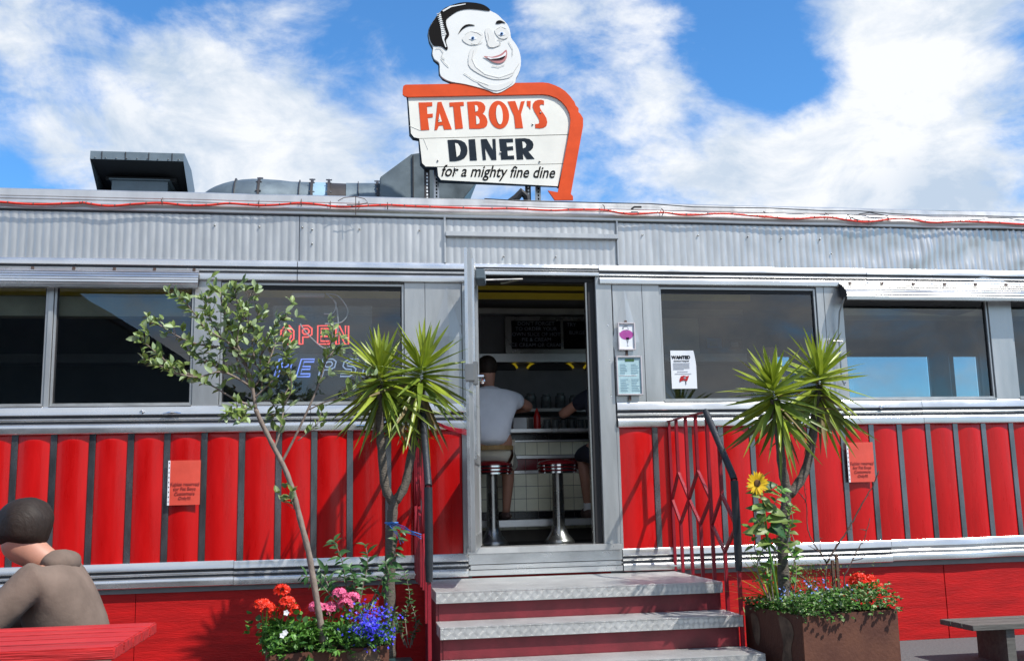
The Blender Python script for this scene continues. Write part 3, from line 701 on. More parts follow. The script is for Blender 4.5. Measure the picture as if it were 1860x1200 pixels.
def hand(J, E, root, wrist, d, up, tag_, grip=.4):
    """palm and five fingers on the end of a wrist"""
    d = V(d).normalized(); up = V(up).normalized(); sd = d.cross(up).normalized(); w = V(wrist)
    J[tag_+'p'] = (w + d*.05, (.030, .016)); E.append((root, tag_+'p'))
    for i, (o_, ln) in enumerate(((-.027, .062), (-.009, .072), (.009, .068), (.027, .052))):
        a = w + d*.085 + sd*o_; c_ = a + d*ln*.5 - up*ln*grip*.4; e = c_ + d*ln*.4 - up*ln*grip
        J[tag_+f'a{i}'] = (a, .010); J[tag_+f'b{i}'] = (c_, .0085); J[tag_+f'c{i}'] = (e, .007)
        E += [(tag_+'p', tag_+f'a{i}'), (tag_+f'a{i}', tag_+f'b{i}'), (tag_+f'b{i}', tag_+f'c{i}')]
    a = w + d*.03 - sd*.036 - up*.01; c_ = a + d*.035 - sd*.018 - up*.015
    J[tag_+'t0'] = (a, .011); J[tag_+'t1'] = (c_, .009); E += [(tag_+'p', tag_+'t0'), (tag_+'t0', tag_+'t1')]
def diner_man(x, y, label, tee, shorts, mirror, lean=0.0):
    r = thing('person', (x, y, ZF+.68), label, 'person')
    s = ZF+.70; m = mirror
    P = lambda a, b_, c_: V((x+a*m, y+b_, s+c_))
    J = {'pel': (P(0, .02, .10), (.15, .12)), 'wst': (P(0, .03, .24), (.145, .11)), 'cst': (P(.0, .09, .42), (.13, .09)), 'nk0': (P(0, .14, .54), (.05, .05)), 'nk': (P(0, .16, .61), .052), 'hd0': (P(0, .20, .68), (.075, .085)), 'hd': (P(0, .21, .75), (.078, .095)), 'hd2': (P(0, .20, .81), (.06, .075))}
    E = [('pel', 'wst'), ('wst', 'cst'), ('cst', 'nk0'), ('nk0', 'nk'), ('nk', 'hd0'), ('hd0', 'hd'), ('hd', 'hd2')]
    for sd, t in ((1, 'r'), (-1, 'l')):
        J[t+'s'] = (P(.19*sd, .12, .49), .050); J[t+'e'] = (P(.37*sd, .26, .43 if sd > 0 else .36), .043); J[t+'w'] = (P(.30*sd, .48, .42), .029)
        E += [('cst', t+'s'), (t+'s', t+'e'), (t+'e', t+'w')]
        J[t+'h'] = (P(.10*sd, .06, .06), .10); J[t+'k'] = (P(.17*sd, .40 if sd < 0 else .26, .02 if sd < 0 else -.05), .062); J[t+'c'] = (P(.165*sd, .34 if sd < 0 else .24, -.20), .052); J[t+'a'] = (P(.15*sd, .36 if sd < 0 else .27, -.43), .033); J[t+'f'] = (P(.155*sd, .46 if sd < 0 else .37, -.485), (.042, .025))
        E += [('pel', t+'h'), (t+'h', t+'k'), (t+'k', t+'c'), (t+'c', t+'a'), (t+'a', t+'f')]
        hand(J, E, t+'w', J[t+'w'][0], (-.2*sd*m, .9, .05), (0, 0, 1), t)
    body = skin('body', J, E, 'skin', r)
    T = {'a': (P(0, .02, .06), (.178, .145)), 'b': (P(0, .03, .24), (.175, .14)), 'c': (P(0, .075, .42), (.200, .150)), 'n': (P(0, .11, .53), (.135, .085)), 'n2': (P(0, .14, .585), (.072, .066))}
    TE = [('a', 'b'), ('b', 'c'), ('c', 'n'), ('n', 'n2')]
    for sd, t in ((1, 'r'), (-1, 'l')):
        T[t+'s'] = (P(.195*sd, .11, .49), .085); T[t+'m'] = (P(.290*sd, .20, .455 if sd > 0 else .42), .080); TE += [('c', t+'s'), (t+'s', t+'m')]
    skin('shirt', T, TE, tee, r)
    H = {'a': (P(0, .02, .07), (.17, .14)), 'b': (P(0, .03, .02), (.17, .13))}; HE = [('a', 'b')]
    for sd, t in ((1, 'r'), (-1, 'l')):
        H[t+'h'] = (P(.10*sd, .07, .03), .115); k = J[t+'k'][0]; H[t+'k'] = (k + V((0, 0, .0)), .090); H[t+'l'] = (k + V((.0, -.01, -.07)), .085); HE += [('b', t+'h'), (t+'h', t+'k'), (t+'k', t+'l')]
    skin('shorts', H, HE, shorts, r)
    b = MB(); q = P(0, .21, .76); b.ball((q.x, q.y-.012, q.z+.012), .090, .106, .095); b.build('hair', 'hair', r, smooth=True)
    for t in 'rl':
        a = J[t+'a'][0]; b = MB(); b.ball((a.x, a.y+.05, a.z-.05), .05, .12, .035 if tee == 'tee' else .055); b.build('shoe', 'shoe', r, smooth=True)
    if tee == 'tee':
        b = MB(); b.lathe([(.001, 0), (.182, 0), (.182, .035), (.001, .035)], (0, 0, 0), 24); b.v = [(x+v[0], y+.02+v[1]*.85, s+.055+v[2]) for v in b.v]; b.build('belt', 'belt', r)
    else:
        for t in 'rl':
            a = J[t+'a'][0]; b = MB(); b.tube([a+V((0, 0, -.03)), a+V((0, 0, .04))], .038, 12); b.build('sock', 'white', r, smooth=True)
    return r
diner_man(1.12, .90, 'man in a pale tee and khaki shorts sitting with his back to the open doorway', 'tee', 'shorts', 1)
diner_man(2.14, .90, 'man in dark tee and dark shorts mostly hidden behind the right door jamb', 'navycloth', 'navycloth', 1)
# seen dimly through the right window
r = thing('person', (3.52, .80, ZF), 'dark silhouette of a standing person behind the right window', 'person')
J = {'pel': ((3.52, .8, 1.72), (.15, .11)), 'cst': ((3.52, .8, 2.02), (.18, .12)), 'nk': ((3.52, .8, 2.22), .05), 'hd0': ((3.52, .8, 2.30), .075), 'hd': ((3.52, .8, 2.38), .085), 'h2': ((3.52, .8, 2.43), .06)}
E = [('pel', 'cst'), ('cst', 'nk'), ('nk', 'hd0'), ('hd0', 'hd'), ('hd', 'h2')]
for sd, t in ((1, 'r'), (-1, 'l')):
    J[t+'s'] = ((3.52+.18*sd, .8, 2.13), .06); J[t+'e'] = ((3.52+.27*sd, .75, 1.88), .045); J[t+'w'] = ((3.52+.20*sd, .60, 1.80), .03); E += [('cst', t+'s'), (t+'s', t+'e'), (t+'e', t+'w')]
    J[t+'k'] = ((3.52+.1*sd, .8, 1.26), .07); J[t+'a'] = ((3.52+.1*sd, .8, .82), .045); E += [('pel', t+'k'), (t+'k', t+'a')]
    hand(J, E, t+'w', J[t+'w'][0], (-.3*sd, -.8, 0), (0, 0, 1), t)
skin('body', J, E, 'skin', r)
T = {'a': ((3.52, .8, 1.66), (.17, .13)), 'c': ((3.52, .8, 2.02), (.195, .135)), 'n': ((3.52, .8, 2.18), .07)}; TE = [('a', 'c'), ('c', 'n')]
for sd, t in ((1, 'r'), (-1, 'l')): T[t+'s'] = ((3.52+.18*sd, .8, 2.125), .075); T[t+'m'] = ((3.52+.25*sd, .77, 1.93), .065); TE += [('c', t+'s'), (t+'s', t+'m')]
skin('shirt', T, TE, 'navycloth', r)
b = MB(); b.ball((3.52, .81, 2.40), .098, .105, .10); b.build('hair', 'hair', r, smooth=True)
b = MB(); b.tube([(3.42, .8, 1.70), (3.42, .8, .80)], .085, 12); b.tube([(3.62, .8, 1.70), (3.62, .8, .80)], .085, 12); b.build('trousers', 'navycloth', r, smooth=True)

# ------------------------------------------------------------------ signs and notices on the wall
def neon_letters(mb, polys, o, sx, sz, slant, r):
    for pl in polys:
        pts = [V((o[0] + (p[0] + p[1]*slant)*sx, o[1], o[2] + p[1]*sz)) for p in pl]
        mb.tube(pts, r, 6)
def rr(x0, y0, x1, y1, c=.15):
    return [(x0+c, y0), (x1-c, y0), (x1, y0+c), (x1, y1-c), (x1-c, y1), (x0+c, y1), (x0, y1-c), (x0, y0+c), (x0+c, y0)]
nl = {'O': [rr(0, 0, .8, 1, .28), rr(.18, .18, .62, .82, .18)],
      'P': [[(0, 0), (0, 1), (.55, 1), (.78, .86), (.78, .52), (.55, .38), (.22, .38), (.22, 0), (0, 0)], rr(.2, .54, .6, .84, .1)],
      'E': [[(.75, 0), (0, 0), (0, 1), (.75, 1), (.75, .84), (.2, .84), (.2, .58), (.65, .58), (.65, .42), (.2, .42), (.2, .16), (.75, .16), (.75, 0)]],
      'N': [[(0, 0), (0, 1), (.22, 1), (.6, .34), (.6, 1), (.8, 1), (.8, 0), (.58, 0), (.2, .66), (.2, 0), (0, 0)]],
      'S': [[(.78, .84), (.78, 1), (.25, 1), (0, .82), (0, .58), (.2, .42), (.55, .40), (.58, .3), (.5, .17), (0, .17), (0, 0), (.55, 0), (.8, .2), (.8, .42), (.6, .57), (.25, .60), (.2, .72), (.3, .84), (.78, .84)]],
      'I': [[(0, 0), (0, 1), (.2, 1), (.2, 0), (0, 0)]]}
def scal(c): return [[(p[0], p[1]) for p in pl] for pl in c]
a0 = at(510, 622, .10); a1 = at(636, 588, .10)
on = thing('neon_sign', (.0, .10, 2.3), 'red neon sign reading OPEN behind the left window', 'neon sign')
wl = (a1.x-a0.x)/4.35; b = MB()
for i, ch in enumerate('OPEN'): neon_letters(b, scal(nl[ch]), (a0.x + i*wl*1.15, .10, a0.z-.01), wl, .135, .0, .0055)
b.build('tube_lettering', 'neonr', on, smooth=True)
b = MB(); b.box(a0.x-.06, a1.x+.16, .125, .131, 1.90, 2.56); b.build('reflection_sheet', 'acrylic', on)  # clear sheet added to stand in for pale reflections behind the letters
a0 = at(498, 684, .10); pn = thing('neon_sign', (.0, .10, 2.0), 'blue neon sign of slanted letters below the red one in the left window', 'neon sign')
b = MB(); wl = .125
for i, ch in enumerate('PE'): neon_letters(b, scal(nl[ch]), (a0.x + i*wl*1.25, .10, a0.z), wl, .128, .28, .0055)
b.build('tube_lettering', 'neonb', pn, smooth=True)
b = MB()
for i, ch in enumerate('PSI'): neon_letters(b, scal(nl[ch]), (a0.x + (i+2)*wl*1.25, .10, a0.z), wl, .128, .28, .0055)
b.build('tube_lettering', 'neono', pn, smooth=True, label='unlit pale tube letters given a faint glow')
b = MB()
cab = [[(545, 588), (560, 608), (590, 632), (610, 615), (614, 580), (608, 548), (592, 533)], [(592, 533), (615, 538), (632, 565), (620, 585), (590, 588)], [(592, 533), (610, 550), (605, 568), (588, 570)]]
for c_ in cab:
    pts = [at(x, y, .09) for x, y in c_]; sm = []
    for i in range(len(pts)-1):
        p0, p1, p2, p3 = pts[max(0, i-1)], pts[i], pts[i+1], pts[min(len(pts)-1, i+2)]
        for k in range(6):
            t = k/6; sm.append(.5*((2*p1) + (p2-p0)*t + (2*p0-5*p1+4*p2-p3)*t*t + (3*p1-p0-3*p2+p3)*t**3))
    sm.append(pts[-1]); b.tube(sm, .0045, 6)
o = b.build('cable', 'cable', smooth=True); tag(o, 'looping white power cable hanging behind the left window', 'cable')
p = at(560, 536, .14); b = MB(); b.box(p.x-.12, p.x+.12, .12, .17, p.z-.014, p.z+.014); o = b.build('strip_light', 'white', bevel=.006); tag(o, 'short white strip light fitting behind the top of the left window', 'light fitting')

def notice(x0, x1, z0, z1, label):
    r = thing('notice', ((x0+x1)/2, -.04, z0), label, 'notice', 'red notices taped to the flutes')
    b = MB(); nx, nz2 = 6, 10; vs = []
    for j in range(nz2+1):
        for i in range(nx+1):
            u = i/nx; vs.append((x0+(x1-x0)*u, -.0395-.003*math.sin(PI*u)+.0015*mnoise.noise(V((u*4, j*.7, x0))), z0+(z1-z0)*j/nz2))
    fs = [(j*(nx+1)+i, j*(nx+1)+i+1, (j+1)*(nx+1)+i+1, (j+1)*(nx+1)+i) for j in range(nz2) for i in range(nx)]
    b.mesh_at(vs, fs); b.build('sheet', 'redpaper', r, smooth=True)
    b = MB(); b.box(x0-.014, x0, -.040, -.037, z0, z1)
    b.build('punched_edge', 'paper', r)
    b = MB()
    for k in range(9): b.box(x0-.009, x0-.004, -.0412, -.0402, z0+.02+k*(z1-z0-.04)/8, z0+.028+k*(z1-z0-.04)/8)
    b.build('hole', 'ink', r)
    b = MB(); c_ = (x0+x1)/2
    for i, s in enumerate(('Tables reserved', 'for Fat Boys', 'Customers', 'Only!!!')): text_mb(b, s, .030, (c_, -.0448, z0+(z1-z0)*.47-i*.032), offset=.0006)
    b.build('lettering', 'notice_ink', r)
notice(-1.242, -1.040, 1.133, 1.437, 'red notice in a plastic sleeve on the left flutes')
notice(3.752, 3.955, 1.188, 1.490, 'red notice in a plastic sleeve on the right flutes')

def wall_frame(x0, x1, z0, z1, label, kind):
    r = thing('framed_poster', ((x0+x1)/2, -.03, z0), label, 'framed poster'); w = .010; lean = .0
    b = MB(); y0, y1 = -.052, -.030
    b.box(x0, x0+w, y0, y1, z0, z1); b.box(x1-w, x1, y0, y1, z0, z1); b.box(x0+w, x1-w, y0, y1, z0, z0+w); b.box(x0+w, x1-w, y0, y1, z1-w, z1); b.build('frame', 'frame_m', r, bevel=.002)
    b = MB(); b.box(x0+w, x1-w, -.040, -.032, z0+w, z1-w); b.build('poster', 'paper' if kind else 'bluepaper', r)
    b = MB(); cx_ = (x0+x1)/2
    if kind: b.box(cx_-.009, cx_+.009, -.036, -.030, z1+.0005, z1+.018)
    b.box(cx_-.009, cx_+.009, -.036, -.030, z0-.04, z0-.0005); b.build('bracket', 'twig', r)
    y = -.0415
    if kind:
        cz = z0+(z1-z0)*.56; b = MB(); b.lathe([(.048, 0), (.052, 0), (.052, .0008), (.048, .0008)], (0, 0, 0), 32, 'y'); b.v = [(cx_+v[0], y+v[1], cz+v[2]*.72) for v in b.v]
        text_mb(b, "FATBOY'S", .030, (cx_, y, cz+.004), offset=.001, sx=.85); text_mb(b, "DINER", .014, (cx_, y, cz-.018)); b.build('logo', 'purple', r)
        b = MB(); hz = z1-.045
        b.prism([(cx_-.030, hz-.004), (cx_-.026, hz+.016), (cx_-.005, hz+.026), (cx_+.016, hz+.020), (cx_+.006, hz+.013), (cx_-.016, hz+.012), (cx_-.020, hz-.002), (cx_-.024, hz-.008)], y, y+.001)
        b.prism([(cx_-.006, z0+.095), (cx_+.022, z0+.095), (cx_+.010, z0+.055), (cx_+.006, z0+.052), (cx_+.006, z0+.035), (cx_+.016, z0+.030), (cx_-.002, z0+.030), (cx_+.006-.002, z0+.035), (cx_+.004, z0+.055)], y, y+.001)
        b.tube([(cx_+.012, y, hz+.012), (cx_+.018, y, hz-.004), (cx_+.010, y, hz-.016), (cx_-.004, y, hz-.020), (cx_-.014, y, hz-.012)], .0012, 4); b.tube([(cx_-.002, y, hz-.008), (cx_+.004, y, hz-.011), (cx_+.010, y, hz-.008)], .0012, 4)
        b.build('drawing', 'grey', r)
    else:
        b = MB(); random.seed(3)
        for col in (0, 1):
            xa = x0+.028+col*.085
            for k in range(17):
                if k in (7, 8): continue
                zz_ = z1-.065-k*.0125; b.box(xa, xa+random.uniform(.035, .065), y, y+.001, zz_, zz_+.0045)
        b.build('lettering', 'greyb', r)
        b = MB(); b.box(cx_-.030, cx_+.040, y-.001, y, z1-.040, z1-.020); b.build('heading_band', 'bud', r)
        b = MB(); b.box(x0+.02, x1-.04, y-.001, y, (z0+z1)/2-.002, (z0+z1)/2+.002); b.build('fold_line', 'white', r)
wall_frame(1.966, 2.100, 2.205, 2.415, 'smaller framed poster with purple emblem beside the door, above the other frame', True)
wall_frame(1.945, 2.142, 1.866, 2.160, 'larger framed pale blue menu beside the door, under the small poster', False)
r = thing('poster', (2.48, .015, 1.9), 'white WANTED poster with a red flag taped to the right window', 'poster')
b = MB(); vs = []; n_ = 12
for j in range(n_+1):
    t = j/n_; z = 1.918+.292*t
    for i in range(9):
        u = i/8; x = 2.388 + .200*u - .030*max(0, t-.55)**1.6*u*2.2
        vs.append((x, .0150 - .02*max(0, u-.6)*max(0, t-.4), z))
b.mesh_at(vs, [(j*9+i, j*9+i+1, (j+1)*9+i+1, (j+1)*9+i) for j in range(n_) for i in range(8)]); b.build('sheet', 'paper', r, smooth=True)
b = MB(); text_mb(b, 'WANTED', .034, (2.470, .0125, 2.157), offset=.0015); random.seed(5)
text_mb(b, 'Experienced Waiting Staff', .0115, (2.472, .0125, 2.130), offset=.0004)
b.build('heading', 'ink', r)
b = MB()
for k in range(6): b.box(2.405, 2.540-(.05 if k == 5 else random.uniform(0, .006)), .0118, .0128, 2.112-k*.0095, 2.1145-k*.0095)
b.box(2.435, 2.52, .0118, .0128, 2.047, 2.050); b.box(2.415, 2.545, .0118, .0128, 2.030, 2.033); b.build('text_line', 'grey', r)
b = MB(); b.prism([(2.450, 1.985), (2.462, 2.012), (2.485, 2.018), (2.505, 2.012), (2.527, 2.017), (2.515, 1.985), (2.507, 1.975), (2.485, 1.982), (2.468, 1.978), (2.452, 1.968)], .0112, .0125); b.build('flag', 'ketchup', r)
b = MB(); b.ball((2.492, .0108, 1.999), .010, .0008, .009, 10, 6); b.build('flag_emblem', 'grey', r)
b = MB(); b.box(2.497, 2.502, .0112, .0125, 1.950, 1.975); b.build('flag_pole', 'ink', r)

# ------------------------------------------------------------------ rope light, cable and wires on the roof edge
zp = [(22, 340), (60, 338), (100, 345), (200, 355), (330, 345), (470, 340), (600, 352), (720, 350), (820, 342), (980, 352), (1100, 347), (1190, 340), (1300, 350), (1400, 360), (1540, 355), (1640, 350), (1750, 356), (1860, 360)]
pts = [(130+x/2.861, 250+y/2.861) for x, y in zp] + [(880, 379), (930, 379), (1000, 382), (1050, 381)]
zp = [(120, 110), (170, 118), (260, 130), (410, 122), (520, 134), (700, 128), (900, 142), (1040, 152), (1200, 145), (1310, 160), (1400, 167), (1560, 150), (1700, 170), (1842, 165)]
pts += [(1050+x/2.657, 340+y/2.657) for x, y in zp] + [(1800, 404), (1880, 408), (1960, 404)]
pts = [(-120, 368), (-20, 366), (60, 371)] + pts
P3 = [at(x, y, -.067) for x, y in pts]; sm = []
for i in range(len(P3)-1):
    p0, p1, p2, p3 = P3[max(0, i-1)], P3[i], P3[i+1], P3[min(len(P3)-1, i+2)]
    for k in range(5):
        t = k/5; sm.append(.5*((2*p1) + (p2-p0)*t + (2*p0-5*p1+4*p2-p3)*t*t + (3*p1-p0-3*p2+p3)*t**3))
rl = thing('rope_light', (1.3, -.1, 3.27), 'orange red rope light running wavily along the whole roof edge', 'rope light')
b = MB(); b.tube(sm, .0085, 7); b.build('tube', 'rope', rl, smooth=True)
b = MB()
for i in range(4, len(sm)-4, 3):
    a, c_ = sm[i], sm[i+1]; d_ = (c_-a).normalized(); b.tube([a+V((0, -.0015, .0015)), a+d_*.007+V((0, -.0015, .0015))], .0088, 6)
b.build('segment_mark', 'twig', rl)
b = MB()
for px, py in [(294, 366), (470, 370), (547, 368), (600, 372), (652, 372), (704, 374), (1097, 378), (1204, 385), (1390, 390), (1503, 393), (1543, 396)]:
    p = at(px, py, -.06); b.tube([(p.x, -.03, p.z+.035), (p.x, -.073, p.z+.01), (p.x, -.073, p.z-.012), (p.x, -.045, p.z-.02)], .0035, 5)
b.build('clip', 'twig', rl)
b = MB()
P3 = [at(x, y, -.045) for x, y in [(880, 362), (950, 366), (1120, 370), (1180, 371), (1260, 377), (1400, 379), (1500, 384), (1560, 384), (1620, 389), (1680, 392), (1743, 392), (1900, 396)]]
b.tube([p+V((0, 0, .004)) for p in P3], .004, 5)
b.tube([at(x, y, -.055) for x, y in [(1560, 389), (1580, 386), (1605, 391), (1620, 397), (1600, 402), (1560, 400), (1542, 394)]], .004, 5)
b.tube([at(x, y, -.05) for x, y in [(1147, 380), (1152, 376), (1165, 376)]], .008, 6)
o = b.build('wire', 'black', smooth=True); tag(o, 'thin black wire lying along the right half of the roof edge', 'wire')
b = MB(); b.tube([at(x, y, -.105) for x, y in [(614, 365), (625, 359), (645, 357), (662, 361), (668, 368), (655, 372), (630, 372)]], .003, 5); b.tube([at(646, 357, -.1), at(646, 390, -.1)], .003, 5)
o = b.build('wire', 'twig', smooth=True); tag(o, 'small coil of rusty wire above the left fascia panel', 'wire')

# ------------------------------------------------------------------ roof equipment
cw = thing('roof_vent', (-1.7, .9, 3.38), 'grey sheet metal vent cowl at the left end of the roof', 'roof vent')
Y0 = .72; tl = at(164, 271, Y0); tr = at(334, 271, Y0); zl = at(250, 291, Y0).z; zt = tl.z
def cowl_end(x): return [(x, Y0, zl), (x, Y0+.005, zt-.012), (x, Y0+.04, zt), (x, Y0+.40, zt-.02), (x, Y0+.60, zt-.13), (x, Y0+.70, zt-.40), (x, Y0+.66, zt-.42), (x, Y0+.30, zl-.20)]
b = MB(); A = cowl_end(tl.x); B_ = cowl_end(tr.x); n_ = 6
b.mesh_at(A[:n_]+B_[:n_], [(i, i+1, n_+i+1, n_+i) for i in range(n_-1)]); b.build('hood', 'galv', cw, smooth=True, ang=50)
for A_ in (A, B_): b = MB(); b.mesh_at(A_, [tuple(range(8))]); b.build('end_plate', 'galv', cw)
b = MB(); b.mesh_at([(tl.x+.003, Y0+.003, zl+.001), (tr.x-.003, Y0+.003, zl+.001), (tr.x-.003, Y0+.60, zl-.10), (tl.x+.003, Y0+.60, zl-.10)], [(0, 1, 2, 3)]); b.build('underside_shade', 'black', cw)  # black sheet put in for the shade inside the hood
q0 = at(203, 327, .95); q1 = at(305, 327, .95)
b = MB(); b.box(q0.x, q1.x, .95, 1.25, 3.38, q0.z); b.box(q0.x-.02, q1.x+.02, .93, 1.27, q0.z+.001, q0.z+.012); b.build('throat', 'galv', cw, bevel=.003)
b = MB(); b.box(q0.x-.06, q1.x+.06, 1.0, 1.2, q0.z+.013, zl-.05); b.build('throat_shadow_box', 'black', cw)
du = thing('duct', (-.4, 1.25, 3.4), 'grey round ventilation duct with bands lying on the roof left of the sign', 'duct')
Yd = 1.2; zc = 3.60
def dx(px): return at(px, 330, Yd).x
def dr(py, px=500): return at(px, py, Yd-.15).z - zc
R0 = dr(318)
b = MB(); x0 = dx(359); x1 = dx(474)
b.lathe([(R0*math.sqrt(max(0.0004, 1-(1-t)**2)), (x1-x0)*t) for t in [0, .02, .06, .12, .2, .3, .42, .56, .72, .88, 1]], (x0, Yd, zc), 36, 'x'); b.build('duct_end', 'galv', du, smooth=True)
b = MB(); b.lathe([(R0*1.0, 0), (R0*.97, dx(510)-x1), (R0*.93, dx(530)-x1), (R0*.93, dx(568)-x1)], (x1+.001, Yd, zc), 36, 'x'); b.build('duct_section', 'galv', du, smooth=True)
b = MB(); b.lathe([(R0*.93, 0), (R0*.93, dx(598)-dx(568))], (dx(568)+.002, Yd, zc), 36, 'x'); b.build('duct_sleeve', 'duct2', du, smooth=True)
b = MB(); b.lathe([(R0*.92, 0), (R0*.91, dx(628)-dx(598))], (dx(598)+.003, Yd, zc), 36, 'x'); b.build('duct_sleeve', 'galvd', du, smooth=True)
b = MB(); b.lathe([(R0*.93, 0), (R0*.96, dx(690)-dx(628))], (dx(628)+.004, Yd, zc), 36, 'x'); b.build('duct_section', 'galv', du, smooth=True)
b = MB()
for px in (474, 568, 598, 685): b = MB(); b.lathe([(R0*1.05, 0), (R0*1.05, .02)], (dx(px)-.01, Yd, zc), 36, 'x'); b.build('flange', 'galvd', du, smooth=True)
for px in (430, 545, 650): b = MB(); b.lathe([(R0*1.0, 0), (R0*1.0, .006)], (dx(px), Yd, zc), 36, 'x'); b.build('seam', 'galvd', du, smooth=True)
b = MB()
for px in (470, 478, 564, 572, 594, 602, 681, 689):
    for q in (1.25, 1.75, 2.2): b.ball((dx(px), Yd-R0*1.02*math.sin(q-PI/2+.6), zc+R0*1.02*math.cos(q-PI/2+.6)), .008, nu=6, nv=4)
b.build('bolt', 'steel', du)
for k in range(4):
    xx = tl.x + (tr.x-tl.x)*(k+.5)/4; b = MB(); b.box(xx-.003, xx+.003, Y0-.003, Y0-.0005, zl+.004, zt-.014); b.build('seam', 'galvd', cw)
b = MB()
for k in range(9): xx = tl.x + (tr.x-tl.x)*(k+.5)/9; b.ball((xx, Y0-.002, zl+.012), .006, nu=6, nv=4)
b.build('rivet', 'steel', cw)
tb = thing('plenum', (.7, 1.3, 3.4), 'tall sloped grey duct housing on the roof behind the sign', 'duct housing')
pp = [at(x, y, .95) for x, y in [(690, 372), (690, 322), (747, 280), (768, 277), (868, 328), (838, 366)]]
b = MB(); b.prism([(p.x, p.z) for p in pp], .95, 1.75); b.build('housing', 'galv', tb, bevel=.006)
b = MB(); a_, c_ = at(750, 281, .95), at(750, 362, .95); b.box(a_.x-.004, a_.x+.004, .935, .949, c_.z, a_.z-.01); b.build('seam', 'galvd', tb)

# ------------------------------------------------------------------ roof sign
YS = .25
def z2(x, y): p = at(690 + x/3.1575, y/3.1575, YS); return (p.x, p.z)
sg = thing('roof_sign', (1.0, YS, 3.38), 'cream and orange diner sign with a smiling cut-out head standing on the roof', 'sign')
def plate(name, m, pts, lay, thick=.0025, parent=sg, lab=None):
    b = MB(); y1 = YS - lay*.003; b.prism([z2(*p) for p in pts], y1-thick, y1); return b.build(name, m, parent, label=lab)
def smooth_poly(pts, k=4):
    out = []; n = len(pts)
    for i in range(n):
        p0, p1, p2, p3 = [pts[(i+j-1) % n] for j in range(4)]
        for q in range(k):
            t = q/k; out.append(tuple(.5*((2*p1[c]) + (p2[c]-p0[c])*t + (2*p0[c]-5*p1[c]+4*p2[c]-p3[c])*t*t + (3*p1[c]-p0[c]-3*p2[c]+p3[c])*t**3) for c in (0, 1)))
    return out
border = [(130, 520), (134, 500), (147, 493), (440, 488), (775, 483), (930, 480), (965, 484), (1000, 496), (1030, 510), (1060, 530), (1085, 556), (1105, 582), (1112, 590), (1120, 612), (1136, 628), (1136, 650), (1147, 660), (1162, 685), (1162, 730), (1092, 1118), (1104, 1130), (1105, 1152), (1000, 1152), (962, 1098), (1018, 1108), (1078, 790), (1088, 720), (1090, 690), (1084, 655), (1066, 620), (1040, 590), (1010, 568), (970, 553), (930, 548), (160, 563), (140, 558), (130, 548)]
plate('sign_border', 'orange', border, 2, .018)
back = [(142, 500), (440, 494), (775, 489), (930, 487), (1050, 535), (1098, 590), (1130, 660), (1154, 700), (1085, 1110), (1018, 1066), (345, 1040), (328, 1020), (322, 966), (255, 964), (232, 940), (222, 800), (190, 794), (170, 770), (157, 565)]
b = MB(); b.prism([z2(*p) for p in back], YS-.002, YS+.045); b.build('backing_board', 'navy', sg)
plate('sign_panel', 'cream', [(162, 562), (930, 549), (970, 554), (1010, 569), (1040, 591), (1066, 621), (1084, 656), (1090, 690), (1088, 720), (1080, 773), (224, 796), (195, 790), (178, 768)], 1, .006)
plate('sign_panel', 'cream', [(226, 799), (1079, 777), (1051, 940), (327, 958), (262, 957), (242, 938)], 1, .006)
plate('sign_panel', 'cream', [(329, 962), (1050, 943), (1020, 1070), (350, 1034), (334, 1012)], 1, .006)
letters = [('orange', [(222, 592), (300, 590), (300, 612), (270, 616), (272, 658), (303, 655), (303, 676), (274, 680), (283, 748), (235, 751)]),
 ('orange', [(330, 590), (352, 588), (412, 745), (368, 747), (361, 722), (338, 724), (328, 748), (313, 750)]),
 ('orange', [(398, 592), (480, 588), (481, 610), (460, 612), (476, 740), (432, 744), (420, 614), (400, 616)]),
 ('orange', [(500, 588), (555, 585), (578, 588), (594, 598), (604, 614), (604, 632), (598, 646), (588, 656), (602, 666), (613, 684), (617, 705), (612, 725), (597, 737), (570, 742), (513, 742)]),
 ('orange', [(682+58*math.cos(t)+6*math.sin(t), 662+80*math.sin(t)) for t in [2*PI*i/28 for i in range(28)]]),
 ('orange', [(732, 586), (775, 583), (795, 640), (808, 586), (830, 583), (808, 660), (820, 738), (776, 740), (768, 668)]),
 ('orange', [(842, 583), (864, 583), (862, 632), (850, 615), (843, 612)]),
 ('orange', [(940, 582), (940, 606), (928, 602), (918, 606), (915, 618), (922, 634), (940, 658), (954, 682), (959, 705), (954, 725), (938, 736), (916, 740), (890, 738), (890, 715), (906, 714), (914, 706), (912, 690), (900, 668), (884, 642), (875, 618), (877, 598), (888, 584), (905, 577), (925, 576)]),
 ('navy', [(388, 806), (435, 804), (465, 809), (487, 822), (499, 845), (502, 868), (498, 890), (484, 910), (462, 921), (435, 927), (400, 928)]),
 ('navy', [(508, 803), (545, 801), (556, 922), (516, 924)]),
 ('navy', [(578, 802), (612, 800), (648, 865), (645, 800), (662, 800), (668, 920), (640, 920), (602, 850), (608, 920), (590, 921)]),
 ('navy', [(683, 800), (762, 798), (763, 818), (725, 820), (728, 845), (762, 842), (764, 863), (730, 866), (733, 897), (768, 895), (770, 916), (695, 918)]),
 ('navy', [(775, 798), (830, 796), (856, 801), (874, 815), (880, 832), (876, 852), (864, 865), (850, 872), (886, 914), (842, 916), (818, 880), (822, 916), (785, 918)])]
for m_, pl in letters: plate('letter', m_, pl, 3.2)
